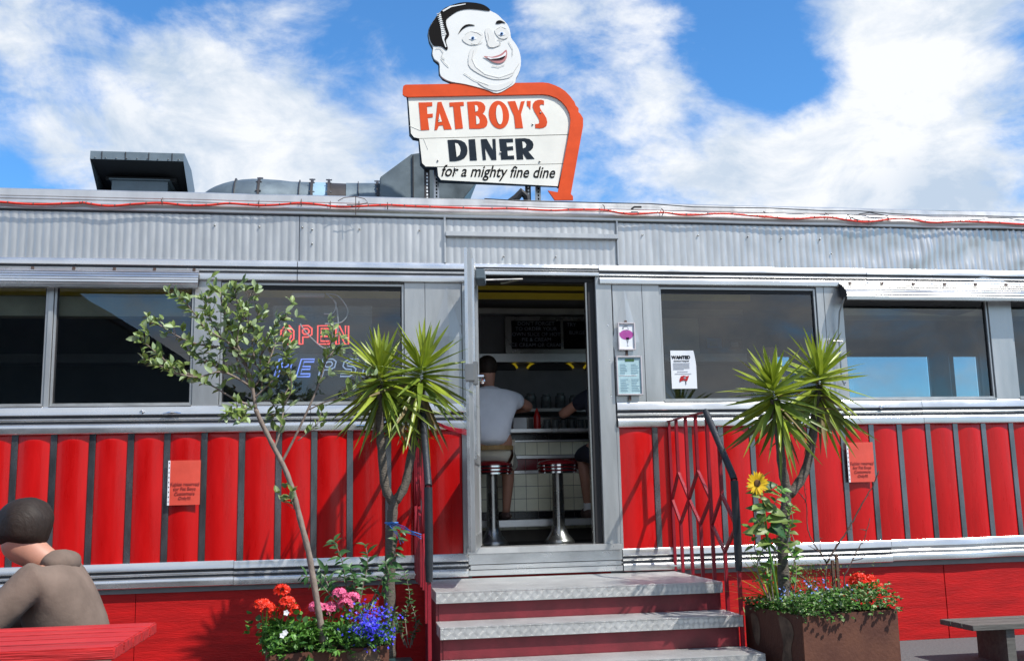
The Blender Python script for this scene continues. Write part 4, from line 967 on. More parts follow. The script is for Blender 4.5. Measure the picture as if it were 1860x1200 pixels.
for pl in ([(341, 655), (355, 702), (334, 704)], [(543, 608), (556, 610), (563, 624), (560, 640), (547, 646)], [(549, 668), (562, 674), (571, 692), (569, 712), (553, 718)], [(684+19*math.cos(t)+4*math.sin(t), 662+56*math.sin(t)) for t in [2*PI*i/20 for i in range(20)]],
           [(430, 824), (446, 828), (458, 846), (462, 868), (456, 892), (440, 905)], [(815, 816), (828, 819), (838, 832), (834, 848), (819, 856)]):
    plate('letter_counter', 'cream', pl, 4.2)
b = MB(); c0 = z2(676, 990); sc = 8.0/1850  # metres per photo pixel at the sign, about
text_mb(b, 'for a mighty fine dine', .132, (c0[0], YS-.0115, c0[1]), shear=.35, offset=.0012, sx=.80, rot=.012); b.build('script_lettering', 'ink', sg)
head = [(278, 200), (283, 172), (296, 145), (330, 95), (370, 57), (440, 31), (500, 24), (570, 32), (612, 50), (630, 72), (668, 92), (700, 122), (728, 150), (743, 185), (750, 228), (775, 262), (797, 305), (806, 365), (797, 418), (778, 458), (770, 487), (735, 512), (670, 543), (600, 520), (490, 492), (410, 478), (365, 458), (343, 430), (340, 372), (312, 348), (300, 315), (304, 280), (286, 245)]
hd = plate('head_cutout', 'skin_s', smooth_poly(head, 3), 2.4, .022)
b = MB(); b.prism([z2(x-4 if x < 540 else x+3, y-3) for x, y in head], YS-.004, YS+.03); b.build('head_back', 'navy', sg)
def hp(name, m, pts, lay, sm=True): return plate(name, m, smooth_poly(pts, 3) if sm else pts, lay, .002, hd)
LY = 10.6
hp('hair', 'ink', [(279, 200), (284, 172), (297, 145), (331, 96), (371, 58), (440, 32), (500, 25), (570, 33), (611, 51), (628, 74), (560, 67), (500, 64), (445, 76), (394, 110), (378, 132), (382, 165), (396, 212), (377, 245), (388, 288), (377, 297), (348, 276), (310, 274), (288, 245)], LY)
for pl in ([(336, 100), (346, 92), (362, 172), (378, 205), (366, 240), (380, 280), (374, 284), (356, 236), (352, 215), (344, 150)], [(356, 74), (400, 48), (488, 34), (490, 38), (408, 54), (362, 80)]): hp('hair_shine', 'skin_s', pl, LY+1, False)
b = MB()
for i in range(12):
    x = 330+i*3; y = 95+i*11; a = z2(x-6, y); c_ = z2(x+16, y-6); b.tube([(a[0], YS-.0375, a[1]), (c_[0], YS-.0375, c_[1])], .0035, 4)
b.build('hair_shine', 'skin_s', hd)
hp('brow', 'ink', [(447, 207), (462, 178), (485, 156), (515, 151), (543, 158), (510, 160), (482, 172), (462, 190)], LY)
hp('brow', 'ink', [(663, 147), (668, 133), (690, 129), (718, 145), (700, 142), (682, 147)], LY)
for pl in ([(470, 235), (520, 195), (590, 205), (560, 262), (510, 268)], [(655, 185), (700, 170), (738, 200), (722, 232), (680, 228)], [(520, 290), (560, 280), (530, 350), (560, 400), (620, 440), (700, 448), (770, 415), (740, 455), (650, 465), (560, 430), (505, 380)], [(560, 480), (660, 500), (760, 470), (740, 500), (670, 530), (600, 512)], [(615, 262), (640, 285), (690, 268), (660, 250), (650, 200), (620, 170), (600, 190)]):
    hp('shading', 'shade_s', pl, LY)
for (ex, ey, tw) in ((530, 232, -.1), (695, 207, -.1)):
    hp('eye_white', 'white', [(ex-21, ey+3), (ex-9, ey-8), (ex+12, ey-8), (ex+21, ey+2), (ex+7, ey+8), (ex-10, ey+7)], LY+1)
    hp('iris', 'iris', [(ex+9*math.cos(t), ey+9*math.sin(t)) for t in [2*PI*i/10 for i in range(10)]], LY+2)
    hp('pupil', 'ink', [(ex+5*math.cos(t), ey+5*math.sin(t)) for t in [2*PI*i/8 for i in range(8)]], LY+3)
hp('lips', 'lip', [(592, 333), (640, 338), (690, 322), (722, 297), (724, 340), (708, 364), (680, 375), (645, 368), (618, 350)], LY+1)
hp('teeth', 'white', [(612, 340), (650, 345), (695, 332), (717, 312), (716, 332), (690, 345), (650, 354), (625, 350)], LY+2)
hp('mouth_dark', 'ink', [(635, 352), (680, 347), (715, 333), (700, 350), (665, 355)], LY+3)
b = MB()
for ln in ([(490, 205), (520, 192), (555, 200), (580, 215)], [(520, 262), (550, 268), (585, 255)], [(616, 200), (622, 235), (612, 262), (625, 282), (650, 284)], [(650, 284), (670, 276), (690, 262), (686, 245)], [(535, 300), (525, 350), (545, 395), (600, 438), (680, 458), (760, 430), (795, 375)], [(480, 430), (540, 470), (620, 500)], [(318, 290), (345, 285), (362, 310), (352, 335), (372, 350)], [(350, 345), (370, 372), (395, 395)], [(665, 180), (690, 165), (722, 178)], [(672, 238), (700, 240), (728, 228)], [(735, 250), (758, 290), (757, 330)], [(640, 388), (680, 395), (712, 382)]):
    b.tube([(z2(*p)[0], YS-.0345, z2(*p)[1]) for p in ln], .0018, 4)
b.build('line_drawing', 'line_s', hd)
b = MB()
for px, py in ((338, 692), (332, 925), (430, 968), (875, 717), (920, 650), (915, 930), (860, 527), (690, 880)):
    p = z2(px, py); b.ball((p[0], YS-.014, p[1]), .008, .004, .008, 8, 5)
b.build('bolt', 'steel', sg, smooth=True)
b = MB()
for (x0_, y0_, x1_, y1_) in ((168, 725, 232, 752), (250, 800, 275, 860), (455, 460, 462, 525), (424, 975, 436, 1000)):
    p, q = z2(x0_, y0_), z2(x1_, y1_); b.tube([(p[0], YS-.0098, p[1]), (q[0], YS-.0098, q[1])], .0018, 4)
b.build('scratch', 'line_s', sg)
def angle_post(px0, px1, y, lab):
    a = at(px0, 335, y); c_ = at(px1, 362, y); xx = c_.x; b = MB()
    b.box(xx-.03, xx-.026, y, y+.03, 3.37, 3.95); b.box(xx-.026, xx+.012, y, y+.004, 3.37, 3.95); o = b.build('post', 'galvd' if lab else 'alu', sg)
    h = MB()
    for k in range(9): h.box(xx-.014, xx-.002, y-.002, y-.0004, 3.42+k*.028, 3.436+k*.028)
    h.build('slot', 'white' if lab else 'ink', o)
angle_post(782, 778, YS+.06, 1); angle_post(796, 795, YS+.10, 0); angle_post(960, 962, YS+.06, 1); angle_post(980, 980, YS+.10, 0)
b = MB(); p = at(945, 362, .1); b.tube([(p.x-.10, .1, p.z-.03), (p.x-.03, .1, p.z+.01), (p.x+.01, .1, p.z+.055), (p.x+.05, .1, p.z+.02), (p.x+.06, .1, p.z-.06)], [.02, .03, .035, .03, .02], 8)
o = b.build('cable_bundle', 'black', smooth=True); tag(o, 'black taped cable bundle on the roof beside the sign posts', 'cable')

# ------------------------------------------------------------------ entrance steps
st = thing('entrance_steps', (1.4, -.8, 0), 'wide flight of metal checker plate steps with maroon risers up to the door', 'steps')
SX0, SX1 = .50, 2.325
LV = [(.575, -1.03, 0.0), (.40, -1.32, -1.0), (.215, -1.61, -1.29)]
for i, (z, yf, yb) in enumerate(LV):
    b = MB(); b.box(SX0, SX1+.012*i, yf, yb-.045 if i == 0 else yb-.0, z-.008, z); b.box(SX0, SX1+.012*i, yf, yf+.006, z-.068, z-.0085)
    b.box(SX0, SX0+.006, yf+.0065, yb-.05, z-.068, z-.0085); b.build('tread', 'tread', st, bevel=.002)
for z0, z1, y in ((.40, .505, -.995), (.215, .330, -1.285), (0.0, .147, -1.575)):
    boxo('riser', 'riser', st, SX0+.02, SX1-.02, y, y+.02, z0, z1)
for x in (SX0+.002, SX1-.022):
    b = MB(); vs = [(x, -.05, 0), (x, -.05, .506), (x, -.99, .506), (x, -.99, .331), (x, -1.28, .331), (x, -1.28, .146), (x, -1.57, .146), (x, -1.57, 0)]
    b.mesh_at(vs + [(p[0]+.018, p[1], p[2]) for p in vs], [tuple(range(8)), tuple(range(15, 7, -1))] + [(i, i+8, (i+1) % 8+8, (i+1) % 8) for i in range(8)])
    b.build('stringer', 'riser', st)
# railings
def railing(X, label, side):
    r = thing('railing', (X, -.7, .575), label, 'railing')
    Ys = [.0-.03, -.205, -.42, -.635, -.86, -1.075, -1.30]
    ZT = 1.665; w = .022
    P = lambda i, z: (X, Ys[i], z)
    def post(i, z0, z1): b = MB(); b.box(X-w/2, X+w/2, Ys[i]-w/2, Ys[i]+w/2, z0, z1); b.build('post', 'rail', r, bevel=.002)
    post(0, .575, ZT); post(2, .575, ZT); post(4, .575, ZT)
    post(1, .575, .925); post(1, 1.285, ZT); post(3, .575, .925); post(3, 1.285, ZT)
    post(5, .40, .765); post(5, 1.12, 1.44); post(6, .215, .66)
    b = MB(); b.box(X-w/2, X+w/2, Ys[6]-w/2, Ys[6]+w/2, .66, 1.22); b.build('post', 'rail', r)
    b = MB()
    for (i, z, j, z_) in ((0, 1.093, 1, 1.285), (1, 1.285, 2, 1.093), (0, 1.093, 1, .925), (1, .925, 2, 1.093), (2, 1.093, 3, 1.285), (3, 1.285, 4, 1.093), (2, 1.093, 3, .925), (3, .925, 4, 1.093), (4, .927, 5, 1.12), (5, 1.12, 6, .927), (4, .927, 5, .765), (5, .765, 6, .927)):
        b.bar(P(i, z), P(j, z_), .0185)
    b.build('diamond_bar', 'rail', r)
    b = MB(); b.box(X-.016, X+.016, Ys[4], Ys[0]+.02, ZT+.0005, ZT+.010); b.build('top_plate', 'rail', r, bevel=.002)
    b = MB(); b.bar((X, Ys[4]+.01, ZT-.002), (X, Ys[6], 1.215), .022); b.build('sloped_rail', 'rail', r)
    b = MB(); b.tube([(X, Ys[4]+.012, ZT+.012), (X, Ys[4]-.02, ZT-.02), (X, Ys[6]+.02, 1.245), (X, Ys[6]-.006, 1.212)], [.020, .022, .022, .022], 14)
    b.build('handrail', 'rubber', r, smooth=True)
    b = MB(); b.tube([(X, Ys[6]-.006, 1.205), (X, Ys[6]-.008, .95), (X, Ys[6]-.004, .78), (X, Ys[6], .66)], [.024, .025, .024, .021], 14); b.build('grip_sleeve', 'rubber', r, smooth=True)
railing(2.335, 'maroon step railing with diamond pattern on the right side of the steps', 1)
railing(.44, 'maroon step railing seen edge on at the left side of the steps', -1)

# ------------------------------------------------------------------ plants
def leaf(mb, p, d, up, ln, w, bend=.15, seg=4, fold=.25, tip=1.0, mi=None):
    """pointed leaf with a midrib fold, bending down towards the tip"""
    d = d.normalized(); s = d.cross(up)
    if s.length < 1e-3: s = d.orthogonal()
    s.normalize(); n = s.cross(d).normalized(); vs = []; fs = []
    for i in range(seg+1):
        t = i/seg; c_ = p + d*(ln*t) - n*(bend*ln*t*t)
        ww = w*math.sin(PI*min(1, (t*.92+.08))**tip) if tip != 0 else w*min(1, .5+1.6*t)*(1-t)**.75
        if i == seg: vs.append(c_); break
        vs += [c_ - s*ww/2 + n*ww*fold, c_, c_ + s*ww/2 + n*ww*fold]
    for i in range(seg-1):
        a = i*3; fs += [(a, a+1, a+4, a+3), (a+1, a+2, a+5, a+4)]
    a = (seg-1)*3; fs += [(a, a+1, seg*3), (a+1, a+2, seg*3)]
    mb.mesh_at(vs, fs, mi)
def rnd(a=1.0): return V((random.uniform(-a, a), random.uniform(-a, a), random.uniform(-a, a)))
def spline(pts, k=5):
    out = []
    for i in range(len(pts)-1):
        p0, p1, p2, p3 = pts[max(0, i-1)], pts[i], pts[i+1], pts[min(len(pts)-1, i+2)]
        for q in range(k):
            t = q/k; out.append(.5*((2*p1) + (p2-p0)*t + (2*p0-5*p1+4*p2-p3)*t*t + (3*p1-p0-3*p2+p3)*t**3))
    out.append(pts[-1]); return out

def rosette(mb, c, axis, L0, n, seed, wid=.046, droop_n=34, R0_=.03):
    random.seed(seed); axis = axis.normalized()
    u = axis.orthogonal().normalized(); w_ = axis.cross(u)
    for i in range(n):
        t = i/(n-1)                       # 0 = centre spear, 1 = lowest
        th = R_(6 + 118*t**.8) + random.uniform(-.12, .12); ph = i*2.39996 + random.uniform(-.25, .25)
        d = axis*math.cos(th) + (u*math.cos(ph) + w_*math.sin(ph))*math.sin(th)
        ln = L0*(.66 + .50*t)*random.uniform(.82, 1.12)
        p = c + axis*(.06 - .13*t) + d*.012
        mi = 0 if random.random() < (1-.55*t) else 1
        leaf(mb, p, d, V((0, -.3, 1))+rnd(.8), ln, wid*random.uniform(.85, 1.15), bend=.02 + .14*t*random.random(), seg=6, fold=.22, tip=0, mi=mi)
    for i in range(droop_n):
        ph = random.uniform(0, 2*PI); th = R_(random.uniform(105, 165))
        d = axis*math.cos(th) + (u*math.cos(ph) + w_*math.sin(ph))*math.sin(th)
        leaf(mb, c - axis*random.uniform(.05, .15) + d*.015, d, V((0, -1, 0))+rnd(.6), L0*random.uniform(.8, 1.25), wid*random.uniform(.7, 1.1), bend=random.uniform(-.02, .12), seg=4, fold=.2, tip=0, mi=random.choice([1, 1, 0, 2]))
def yucca(label, Y, trunk, forkpts, heads, base_z, L0, seed, extra=None):
    b0 = at(*trunk[0], Y); r = thing('yucca', (b0.x, Y, base_z), label, 'yucca', None)
    b = MB(); tp = spline([V((b0.x, Y, base_z))] + [at(x, y, Y) for x, y in trunk], 4)
    b.tube(tp, [.036 - .006*i/len(tp) + .003*math.sin(i*2.1) for i in range(len(tp))], 12)
    o = b.build('trunk', 'ybark', r, smooth=True, ang=180)
    for k, (pts, yo) in enumerate(forkpts):
        pp = [at(x, y, Y + yo*i/(len(pts)-1)) for i, (x, y) in enumerate(pts)]; sp_ = spline(pp, 4); b = MB()
        b.tube(sp_, [.030 - .006*i/len(sp_) + .0025*math.sin(i*2.7) for i in range(len(sp_))], 10); b.build('stem', 'ybark', r, smooth=True, ang=180)
    for k, (x, y, yo, ax, n, l) in enumerate(heads):
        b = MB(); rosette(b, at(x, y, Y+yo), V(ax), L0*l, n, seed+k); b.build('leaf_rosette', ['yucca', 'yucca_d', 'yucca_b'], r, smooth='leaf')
    return r
yucca('two-headed yucca tree left of the steps with a string round its trunk', -.85, [(708, 1150), (708, 1060), (710, 980), (713, 930), (716, 906)],
      [([(714, 912), (700, 885), (694, 830), (690, 770), (692, 700)], -.04), ([(718, 910), (736, 880), (746, 830), (757, 770), (766, 705)], .03)],
      [(692, 684, -.04, (-.10, -.05, 1), 62, 1.0), (766, 676, .03, (.12, -.1, 1), 62, 1.05), (738, 775, .05, (.3, -.3, -.5), 16, .5)], .18, .385, 11)
yucca('two-headed yucca tree growing in the right planter', -1.42, [(1426, 1100), (1422, 1020), (1424, 950), (1430, 890)],
      [([(1432, 900), (1421, 850), (1415, 790), (1406, 725)], -.06), ([(1434, 898), (1458, 865), (1472, 820), (1480, 760), (1488, 700)], .06)],
      [(1405, 712, -.06, (-.22, -.15, 1), 60, .98), (1488, 688, .06, (.12, -.05, 1), 60, 1.0)], .42, .37, 31)

# small leafy tree in the left planter, traced branch by branch
YT = -1.85
zz7 = lambda x, y: (230 + x/3.2424, 490 + y/3.2424)
tt = thing('small_tree', (at(580, 1118, YT).x, YT, .36), 'slender leaning young tree with small grey green leaves in the left planter', 'tree')
trunk = [(586, 1165), (583, 1135), (578, 1105), (567, 1040), (560, 1000), (547, 950), (537, 910)] + [(529, 882), (517, 850), zz7(870, 1050), zz7(830, 970), zz7(790, 890), zz7(760, 820)]
top = [zz7(760, 820), zz7(745, 720), zz7(735, 640), zz7(705, 570), zz7(690, 510), zz7(650, 440), zz7(600, 300), zz7(565, 220), zz7(550, 130)]
sp_ = spline([at(x, y, YT) for x, y in trunk], 4); b = MB(); n_ = len(sp_)
b.tube(sp_, [.0175 - .0060*i/n_ + .001*math.sin(i*1.9) for i in range(n_)], 10); b.build('trunk', 'bark', tt, smooth=True, ang=180)
Bz = [(top, .0, .010, 1.0),
 ([zz7(*p) for p in [(745, 710), (690, 660), (560, 600), (430, 630), (340, 620), (250, 590), (150, 540), (90, 525)]], -.15, .007, 1.2),
 ([zz7(*p) for p in [(745, 810), (660, 770), (600, 740), (500, 680), (400, 630), (320, 610)]], .12, .007, .5),
 ([zz7(*p) for p in [(700, 570), (650, 480), (600, 458), (430, 440), (320, 400), (230, 350), (170, 310), (120, 300)]], .10, .006, 1.2),
 ([zz7(*p) for p in [(430, 630), (300, 590), (200, 510), (130, 450), (60, 400)]], -.18, .005, 1.2),
 ([zz7(*p) for p in [(690, 510), (600, 430), (520, 380), (450, 330), (410, 270), (350, 200), (270, 130)]], -.20, .006, 1.3),
 ([zz7(*p) for p in [(560, 400), (500, 300), (470, 200), (500, 130), (530, 100)]], .15, .005, 1.3),
 ([zz7(*p) for p in [(650, 440), (660, 330), (690, 270), (650, 180), (640, 100)]], -.1, .005, 1.4),
 ([zz7(*p) for p in [(760, 560), (740, 430), (760, 370), (700, 280), (720, 190), (730, 140)]], .12, .005, 1.4),
 ([zz7(*p) for p in [(745, 720), (640, 500), (660, 400), (740, 330), (790, 240)]], .05, .006, 1.1),
 ([zz7(*p) for p in [(780, 590), (800, 480), (850, 370), (900, 300), (945, 270)]], -.12, .006, 1.3),
 ([zz7(*p) for p in [(760, 680), (830, 560), (870, 450), (890, 400)]], .14, .005, 1.4),
 ([zz7(*p) for p in [(745, 760), (850, 660), (930, 560), (920, 440)]], -.05, .005, 1.1),
 ([zz7(*p) for p in [(870, 1050), (900, 960), (920, 850), (930, 740), (960, 690)]], .08, .006, .9),
 ([zz7(*p) for p in [(930, 790), (970, 700), (960, 560), (955, 500)]], -.1, .004, 1.0),
 ([(509, 845), (535, 795), (560, 742), (579, 697), (592, 655), (600, 630), (606, 590)], -.05, .0075, .7),
 ([(560, 744), (590, 730), (618, 722), (650, 697), (672, 677)], -.18, .004, .7),
 ([(592, 655), (612, 632), (628, 640)], .1, .0035, 1.0),
 ([zz7(*p) for p in [(740, 815), (690, 820), (640, 815), (600, 850)]], -.15, .004, 1.4),
 ([zz7(*p) for p in [(690, 820), (700, 860), (680, 880)]], -.1, .003, 1.2),
 ([zz7(*p) for p in [(760, 780), (840, 770), (880, 830), (850, 900)]], .12, .004, 1.5),
 ([zz7(*p) for p in [(735, 640), (640, 600), (590, 585), (500, 540), (440, 520), (400, 480)]], .1, .005, 1.5),
 ([(541, 800), (575, 770), (585, 740)], .05, .003, 1.0),
 ([(536, 925), (528, 905), (524, 900)], -.03, .004, 1.6)]
random.seed(21)
lf = MB(); br = 0
for pts, yo, r0, dn in Bz:
    pp = spline([at(x, y, YT + yo*(i/(len(pts)-1))**1.2) for i, (x, y) in enumerate(pts)], 4); n_ = len(pp)
    b = MB(); b.tube(pp, [r0*(1-.72*i/n_) for i in range(n_)], 7); b.build('branch', 'bark', tt, smooth=True, ang=180)
    # leaves
    for i in range(1, n_):
        t = i/n_
        if t < .22 and dn < 1.2 or (dn < .8 and t < .45): continue
        seg = pp[i]-pp[i-1]; d0 = seg.normalized(); cnt_ = max(1, int(seg.length/.0150*dn*(.7+.8*t)+random.random()))
        for k in range(cnt_):
            p = pp[i-1] + seg*random.random()
            s_ = (rnd() - d0*0).normalized(); s_ = (s_ - d0*s_.dot(d0)).normalized()
            if random.random() < .30:   # short twig with several leaves
                q = p + (s_*.7 + d0*.6 + V((0, 0, .3)))*random.uniform(.03, .075); lf.cur = 2; lf.tube([p, q], [.0016, .001], 4, False)
                for _ in range(3):
                    dd = (rnd().normalized()*.8 + d0*.5 + V((0, 0, .35))).normalized()
                    leaf(lf, q, dd, V((0, -.6, .8))+rnd(.8), random.uniform(.036, .060), random.uniform(.020, .030), bend=.2, seg=3, fold=.22, tip=1, mi=1 if random.random() < .28 else 0)
            else:
                dd = (s_ + d0*.7 + V((0, 0, .30))).normalized()
                leaf(lf, p, dd, V((0, -.6, .8))+rnd(.8), random.uniform(.036, .062)*(1.0+.15*t), random.uniform(.020, .032), bend=.2, seg=3, fold=.22, tip=1, mi=1 if random.random() < .25 else 0)
# young pale leaf tuft low on the trunk
for k in range(7): leaf(lf, at(528, 905, YT-.03), V((random.uniform(-1, 1), -.4, random.uniform(.1, 1))), V((0, 0, 1)), .05, .018, mi=1)
lf.build('foliage', ['leaf', 'leaf_l', 'twig'], tt, smooth='leaf')

# planters
def planter(corners, z, label, t=.012):
    (x0, y0), (x1, y1), (x2, y2), (x3, y3) = corners
    cx_ = sum(c[0] for c in corners)/4; cy_ = sum(c[1] for c in corners)/4
    r = thing('planter', (cx_, cy_, 0), label, 'planter')
    b = MB(); n = 4; inn = [(cx_+(x-cx_)*.96, cy_+(y-cy_)*.96) for x, y in corners]
    vs = [(x, y, 0) for x, y in corners] + [(x, y, z) for x, y in corners] + [(x, y, z) for x, y in inn] + [(x, y, z-.05) for x, y in inn]
    fs = []
    for i in range(4):
        j = (i+1) % 4; fs += [(i, j, 4+j, 4+i), (4+i, 4+j, 8+j, 8+i), (8+i, 8+j, 12+j, 12+i)]
    fs.append((3, 2, 1, 0)); b.mesh_at(vs, fs); b.build('box', 'rust', r, bevel=.003)
    b = MB(); b.mesh_at([(x, y, z-.045) for x, y in inn], [(0, 1, 2, 3)]); b.build('soil', 'soil', r)
    return r, inn
PRc = [(2.47, -1.866), (3.12, -1.732), (3.00, -1.09), (2.40, -1.19)]
pr_, inR = planter(PRc, .445, 'rusty steel planter box to the right of the steps')
PLc = [(-.420, -1.98), (.190, -1.83), (.10, -1.22), (-.48, -1.36)]
pl_, inL = planter(PLc, .385, 'rusty steel planter box to the left of the steps')
# pale peeled patches on the planters
def patch(parent, a, c_, pts, z0, z1, off):
    """flat stain on the side between corners a and c_, pts are (u, v)"""
    a = V((*a, 0)); c_ = V((*c_, 0)); d_ = c_-a; nn = V((d_.y, -d_.x, 0)).normalized()*off
    b = MB(); b.mesh_at([a + d_*u + V((0, 0, z0+(z1-z0)*v)) + nn for u, v in pts], [tuple(range(len(pts)))]); return b.build('stain', 'stain', parent)
patch(pl_, PLc[0], PLc[1], smooth_poly([(.66, .99), (.64, .90), (.68, .80), (.67, .60), (.76, .52), (.79, .35), (.84, .3), (.88, .62), (.93, .78), (.90, .92), (.82, .99), (.74, .94)], 3), 0, .385, .003)
patch(pr_, PRc[0], PRc[3], smooth_poly([(.38, .92), (.30, .95), (.18, .90), (.14, .75), (.2, .55), (.16, .2), (.22, .05), (.34, .1), (.36, .4), (.32, .6)], 3), 0, .445, -.003)
patch(pr_, PRc[0], PRc[3], smooth_poly([(.88, .9), (.76, .88), (.72, .7), (.76, .5), (.84, .6)], 3), 0, .445, -.003)

def quad_pt(c, u, v):
    a = V((*c[0], 0)).lerp(V((*c[1], 0)), u); b_ = V((*c[3], 0)).lerp(V((*c[2], 0)), u); return a.lerp(b_, v)
def bushy(name, label, cat, c, z, n, h, ms, seed, umin=0.0, umax=1.0, vmax=1.0, lw=(.03, .02), spill=.03, hfun=None, grp=None):
    random.seed(seed); b = MB(); r0 = quad_pt(c, (umin+umax)/2, .5)
    for i in range(n):
        u = random.uniform(umin-.03, umax+.03); v = random.uniform(-.06, vmax); p = quad_pt(c, u, v)
        hh = h*(hfun(u, v) if hfun else 1)*random.uniform(.1, 1)*(.55+.45*math.sin(PI*min(1, max(0, v+.35))))
        p = p + V((0, 0, z - .02 + hh))
        if v < .02 and random.random() < .6: p += V((0, -spill*random.random(), -random.uniform(0, .05)))
        d = (rnd().normalized() + V((0, -.25, .45))).normalized()
        L_ = lw[0]*random.uniform(.6, 1.3)
        # small lobed leaf: three leaflets
        for a_ in (-.6, 0, .6):
            dd = (Matrix.Rotation(a_, 3, V((0, 0, 1))) @ d)
            leaf(b, p, dd, V((0, 0, 1))+rnd(.5), L_, lw[1]*random.uniform(.7, 1.1), bend=.15, seg=2, fold=.15, tip=1, mi=random.choice([0, 0, 1]) if len(ms) < 3 else random.choice([0, 0, 1, 2]))
    o = b.build(name, ms, None, smooth='leaf'); return tag(o, label, cat, grp, 'stuff')
bushy('bedding_foliage', 'mass of bright green bedding foliage filling the left planter', 'foliage', PLc, .385, 1500, .17, ['herb', 'herb_d'], 5, lw=(.038, .021), hfun=lambda u, v: 1-.35*u)
bushy('bedding_foliage', 'low green ground cover with variegated ivy spilling over the right planter', 'foliage', PRc, .445, 2300, .165, ['herb', 'herb_d', 'ivy'], 6, lw=(.024, .017), hfun=lambda u, v: .7+.3*u)
def flower_head(mb, c, R, n, ps, mi=0):
    for i in range(n):
        d = rnd().normalized()
        if d.z < -.35: d.z *= -1
        p = c + V((d.x*R, d.y*R, d.z*R*.72)); a_ = random.uniform(0, 6)
        u = d.orthogonal().normalized(); w_ = d.cross(u)
        for k in range(4):
            q = a_ + k*PI/2; dd = (u*math.cos(q) + w_*math.sin(q))*.85 + d*.45
            leaf(mb, p, dd, d, ps*random.uniform(.8, 1.2), ps*.85, bend=.1, seg=2, fold=-.1, tip=1, mi=mi)
def geranium(label, Y, heads, m, seed, base_z, R=.045, grp=None):
    random.seed(seed); c0_ = at(*heads[0], Y); r = thing('geranium', (c0_.x, Y, base_z), label, 'geranium', grp)
    s_ = MB()
    for k, (x, y) in enumerate(heads):
        yy = Y + random.uniform(-.05, .05); c_ = at(x, y, yy); b = MB(); flower_head(b, c_, R*random.uniform(.85, 1.1), 52, .0155); b.build('flower_head', m, r, smooth='leaf')
        s_.tube([V((c0_.x+(c_.x-c0_.x)*.4, Y+.04, base_z)), c_], .003, 5)
    s_.build('stem', 'herb', r, smooth=True)
    l_ = MB()
    for k in range(70):
        x, y = random.choice(heads); c_ = at(x+random.uniform(-28, 28), y+random.uniform(12, 55), Y+random.uniform(0, .1)); leaf(l_, c_, (rnd()+V((0, -.6, .4))), V((0, 0, 1))+rnd(.4), .035, .034, bend=.1, seg=3, fold=.15, tip=.8, mi=random.choice([0, 0, 1]))
    l_.build('leaves', ['herb', 'herb_d'], r, smooth='leaf')
geranium('scarlet geranium with several flower heads at the left end of the left planter', -1.90, [(477, 1098), (512, 1072), (500, 1112), (522, 1094), (508, 1120)][:4]+[(485, 1104), (528, 1108)], 'geran', 41, .37, .042)
geranium('pink geranium behind the tree trunk in the left planter', -1.70, [(574, 1102), (600, 1103), (617, 1078), (640, 1086), (628, 1096), (588, 1108)], 'pink', 42, .37, .040)
geranium('scarlet geranium at the right back of the right planter', -1.38, [(1560, 1050), (1580, 1052), (1578, 1066), (1594, 1068), (1570, 1062), (1551, 1058)], 'geran', 43, .43, .040)
def tiny_flowers(name, label, cat, Y, cx_, cy_, rx, ry, n, m, seed, ps=.011, leafn=0, yd=.12):
    random.seed(seed); b = MB()
    for i in range(n):
        a_ = random.uniform(0, 2*PI); q = min(1.25, abs(random.gauss(0, .55))) if name == 'lobelia' else math.sqrt(random.random()); x = cx_ + rx*q*math.cos(a_); y = cy_ + ry*q*math.sin(a_)
        p = at(x+random.gauss(0, 3), y+random.gauss(0, 4), Y + random.uniform(-yd, yd)*(1-q*.6)); d = (rnd()*.7 + V((.2, -.8, .7))).normalized(); u = d.orthogonal().normalized(); w_ = d.cross(u)
        for k in range(4):
            g_ = k*PI/2+random.random(); leaf(b, p, u*math.cos(g_)+w_*math.sin(g_), d, ps, ps*.8, bend=.1, seg=2, fold=0, tip=1, mi=0)
    for i in range(leafn):
        a_ = random.uniform(0, 2*PI); q = math.sqrt(random.random()); p = at(cx_+rx*q*math.cos(a_), cy_+ry*q*math.sin(a_), Y+random.uniform(-yd, yd)+.02)
        leaf(b, p, rnd()+V((0, 0, .6)), V((0, 0, 1)), .024, .009, seg=2, mi=1)
    o = b.build(name, [m, 'herb_d'], None, smooth='leaf'); p0 = at(cx_, cy_+ry, Y); o.data.transform(Matrix.Translation(-p0)); o.location = p0
    return tag(o, label, cat)
tiny_flowers('lobelia', 'mound of deep blue lobelia at the right front of the left planter', 'lobelia', -1.88, 676, 1134, 47, 37, 420, 'lobel', 51, .0082, 420)
tiny_flowers('forget_me_not', 'sprinkle of pale blue forget-me-nots among the right planter foliage', 'flowers', -1.55, 1485, 1080, 75, 26, 90, 'forget', 52, .0085, 60)
random.seed(54); b = MB()
for (x, y) in ((518, 1148), (513, 1153), (520, 1112)):
    c_ = at(x, y, -2.02)
    for k in range(5): leaf(b, c_, V((math.cos(k*1.26), -.3, math.sin(k*1.26))), V((0, -1, 0)), .016, .017, seg=2, fold=0, tip=.8)
o = b.build('white_flower', 'white', None, smooth='leaf'); p0 = at(517, 1152, -2.02); o.data.transform(Matrix.Translation(-p0)); o.location = p0; tag(o, 'small white bedding flowers at the front left of the left planter', 'flower')

